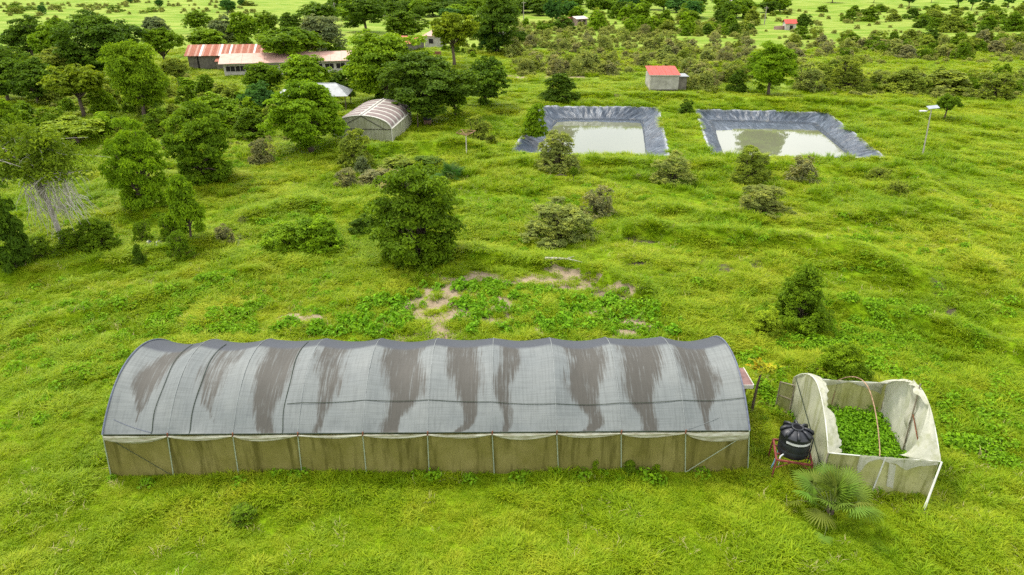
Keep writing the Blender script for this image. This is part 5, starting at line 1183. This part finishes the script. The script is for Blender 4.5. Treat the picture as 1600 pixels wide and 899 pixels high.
GK = build_tufts('grass', [tuft(100 + i, 100, .19, .40, .024, 1.0) for i in range(5)]) + build_tufts('grass', [tuft(120 + i, 90, .36, .36, .026, 1.05) for i in range(3)])
pts = []; rzs = []; scs = []; idx = []
for y0, y1, de, s0 in ((11, 30, 17.0, 0.82), (30, 50, 12.0, 1.0), (50, 80, 6.0, 1.4), (80, 130, 3.2, 1.8), (130, 200, 1.1, 2.6)):
    x, y, r = sample(y0, y1, de, int(y0)); k = free(x, y); x, y = x[k], y[k]
    lush = fbm(x / 2.6, y / 2.2, 41, 3); pick = np.where(lush + r.normal(0, .08, len(x)) > .57, r.integers(5, 8, len(x)), r.integers(0, 5, len(x)))
    sc = s0 * np.clip(.35 + 1.35 * lush, .4, 1.6) * r.uniform(.75, 1.25, len(x))
    pts.append(np.stack([x, y, hgt_np(x, y)], 1)); rzs.append(r.uniform(0, 6.28, len(x))); scs.append(np.stack([sc, sc, sc * r.uniform(.7, 1.2, len(x)) * {0.82: .95, 1.0: .8, 1.4: .58, 1.8: .5, 2.6: .45}[s0]], 1)); idx.append(pick)
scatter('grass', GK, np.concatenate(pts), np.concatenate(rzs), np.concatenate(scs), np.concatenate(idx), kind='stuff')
DRY, n, l, b = mat('straw_blade', .8, .1); b.inputs['Base Color'].default_value = (.42, .36, .16, 1)
def dry_mesh(i):
    v = tuft(170 + i, 9, .5, .22, .018, .8); return np_mesh('dry_grass', np.array(v[0]), np.array(v[1]), [DRY])
x, y, r = sample(11, 75, .9, 71); k = free(x, y) & (fbm(x / 4, y / 4, 19, 3) + r.normal(0, .06, len(x)) > .52); x, y = x[k], y[k]; sc = r.uniform(.5, 1.0, len(x))
scatter('dry_grass', [dry_mesh(i) for i in range(3)], np.stack([x, y, hgt_np(x, y)], 1), r.uniform(0, 6.28, len(x)), np.stack([sc, sc, sc], 1), r.integers(0, 3, len(x)), kind='stuff')
# darker, taller reed-like grass in patches
TK = build_tufts('tall_grass', [tuft(140 + i, 60, .62, .30, .03, .75) for i in range(4)])
x, y, r = sample(16, 120, 1.3, 99); d = fbm(x / 6.5, y / 6.5, 63, 3); k = free(x, y) & (d > .54 + .0 * x) & ((y > 36) | (x > 10) | (r.random(len(x)) < .12)); x, y = x[k], y[k]
sc = np.clip(.55 + y / 90, .5, 1.5) * r.uniform(.7, 1.3, len(x)); scatter('tall_grass', TK, np.stack([x, y, hgt_np(x, y)], 1), r.uniform(0, 6.28, len(x)), np.stack([sc, sc, sc * .8], 1), r.integers(0, 4, len(x)), kind='stuff')
# broad-leaved weeds
def weed_mesh(seed, n_, w, h, ls, mt, nm):
    r = np.random.default_rng(seed); a = r.uniform(0, 6.28, n_); rad = np.sqrt(r.random(n_)) * w; z = h * (1 - (rad / w) ** 2 * .75) * r.uniform(.45, 1.05, n_)
    C = np.stack([np.cos(a) * rad, np.sin(a) * rad, z], 1); Nn = np.stack([np.cos(a) * rad / w, np.sin(a) * rad / w, np.full(n_, .9)], 1) + r.normal(0, .35, (n_, 3)); l_ = ls * r.uniform(.65, 1.3, n_)
    V, Fa, T = leaves(C, Nn, l_, l_ * .6, np.clip(r.normal(.5, .2, n_), 0, 1), r, .12); return np_mesh(nm, V, Fa, [mt], {'tint': ('FLOAT', T)})
WK = [weed_mesh(200 + i, 70, .42, .42, .17, WEED, 'weed') for i in range(4)]
ZONES = [([(1130, 500), (1280, 462), (1420, 480), (1600, 545), (1600, 740), (1475, 690), (1440, 610), (1330, 560), (1180, 575)], 3.2), ([(225, 452), (330, 428), (415, 432), (400, 528), (240, 530)], 3.6), ([(1165, 560), (1235, 560), (1230, 640), (1190, 690), (1172, 640)], 3.0),
         ([(400, 470), (640, 436), (660, 500), (640, 528), (400, 528)], 1.2), ([(0, 470), (230, 450), (200, 620), (0, 700)], .9), ([(740, 440), (960, 455), (1060, 490), (1050, 525), (720, 525)], 2.2), ([(400, 350), (520, 345), (540, 395), (410, 400)], 2.0), ([(170, 742), (1170, 736), (1170, 752), (170, 760)], 1.6)]
P_ = []; 
for zp, de in ZONES:
    pl = poly_px(zp); x0, x1 = min(p.x for p in pl), max(p.x for p in pl); y0, y1 = min(p.y for p in pl), max(p.y for p in pl); n_ = int((x1 - x0) * (y1 - y0) * de)
    x = rng.uniform(x0, x1, n_); y = rng.uniform(y0, y1, n_); k = in_poly(x, y, pl) & free(x, y, .8) & (fbm(x / 2.2, y / 2.2, 88, 3) > .40); P_.append(np.stack([x[k], y[k]], 1))
wx, wy, r = sample(30, 90, .55, 313); kk = free(wx, wy) & (fbm(wx / 3.5, wy / 3.5, 91, 3) + r.normal(0, .05, len(wx)) > .56); P_.append(np.stack([wx[kk], wy[kk]], 1))
P_ = np.concatenate(P_); x, y = P_[:, 0], P_[:, 1]; sc = rng.uniform(.55, 1.25, len(x)) * (.7 + .7 * vnoise(x / 1.7, y / 1.7, 15))
scatter('leafy_weeds', WK, np.stack([x, y, hgt_np(x, y)], 1), rng.uniform(0, 6.28, len(x)), np.stack([sc, sc, sc], 1), rng.integers(0, 4, len(x)), kind='stuff')
# crops inside the roofless tunnel
x = rng.uniform(-1, 1, 4000) * 8 + (NU_RECT[0].x + NU_RECT[2].x) / 2; y = rng.uniform(-1, 1, 4000) * 8 + (NU_RECT[0].y + NU_RECT[2].y) / 2
k = in_poly(x, y, frame_rect(NU_FL, NU_FR - NU_FL, NU_L, NU_W, -.4)); x, y = x[k][:330], y[k][:330]; sc = rng.uniform(.8, 1.7, len(x))
CK = [weed_mesh(220 + i, 110, .42, .5, .115, CROP, 'crop') for i in range(3)]
scatter('tunnel_crops', CK, np.stack([x, y, np.zeros(len(x))], 1), rng.uniform(0, 6.28, len(x)), np.stack([sc, sc, sc * 1.1], 1), rng.integers(0, 3, len(x)), kind='stuff')
# crop plants of the plot behind the greenhouse, each one a plant of its own
PK = [weed_mesh(240 + i, 46, .40, .55, .24, CROP, 'crop_plant') for i in range(4)]
def crop(x, y, r, lab='young leafy crop plant in the weedy plot behind the greenhouse', grp='crop plants behind the greenhouse'):
    P = G(x, y)
    if r.random() < .12: return
    o = link(bpy.data.objects.new('crop_plant', PK[r.randint(0, 3)]), label=lab, category='plant', group=grp)
    s = r.uniform(.7, 1.35); o.location = P; o.scale = (s, s, s * r.uniform(.8, 1.2)); o.rotation_euler = (0, 0, r.uniform(0, 6.28))
scatter_px(85, [(860, 470), (960, 465), (1075, 500), (1070, 522), (840, 524)], lambda x, y, r: crop(x, y, r, 'young leafy crop plant in the dense right part of the plot behind the greenhouse', 'crop plants in the dense right part of the plot'), 21)
scatter_px(70, [(720, 440), (860, 450), (880, 520), (700, 524), (690, 480)], lambda x, y, r: crop(x, y, r, 'young leafy crop plant in the middle of the plot beside the bare soil', 'crop plants beside the bare soil'), 22)
scatter_px(75, [(440, 500), (560, 470), (690, 440), (670, 500), (640, 526), (420, 526)], lambda x, y, r: crop(x, y, r, 'young leafy crop plant in the sparse left part of the plot behind the greenhouse', 'crop plants in the sparse left part of the plot'), 23)
# far-off low scrub that reads as one mass
FK = [make_plant('scrub', 300 + i, 700, .11)[0] for i in range(3)]
for me in FK: me.materials.clear(); me.materials.append(leaf_mat('far_scrub_leaf', .25, False, (.31, .345, .09)))
P_ = []
for zp, n_ in ((BELT, 420), ([(1230, 62), (1600, 74), (1600, 100), (1230, 104)], 260), ([(1230, 118), (1600, 122), (1600, 160), (1300, 152)], 240), ([(0, 6), (400, 4), (400, 20), (0, 28)], 110), ([(800, 34), (1180, 34), (1180, 62), (800, 52)], 260), ([(1180, 14), (1600, 6), (1600, 60), (1180, 60)], 110), ([(0, 60), (120, 60), (420, 170), (540, 215), (400, 240), (0, 240)], 260)):
    r = random.Random(n_); pl = [(a, b_) for a, b_ in zp]; k = 0
    while k < n_:
        a, b_ = r.uniform(min(p[0] for p in pl), max(p[0] for p in pl)), r.uniform(min(p[1] for p in pl), max(p[1] for p in pl))
        if in_poly(np.array([a]), np.array([b_]), pl)[0]: q = g(a, b_); P_.append((q.x, q.y)); k += 1
P_ = np.array(P_); x, y = P_[:, 0], P_[:, 1]; ok = free(x, y); x, y = x[ok], y[ok]; sc = rng.uniform(.7, 2.0, len(x)) * np.clip(y / 160, .6, 1.6)
scatter('low_scrub', FK, np.stack([x, y, hgt_np(x, y)], 1), rng.uniform(0, 6.28, len(x)), np.stack([sc, sc, sc * .6], 1), rng.integers(0, 3, len(x)), kind='stuff')
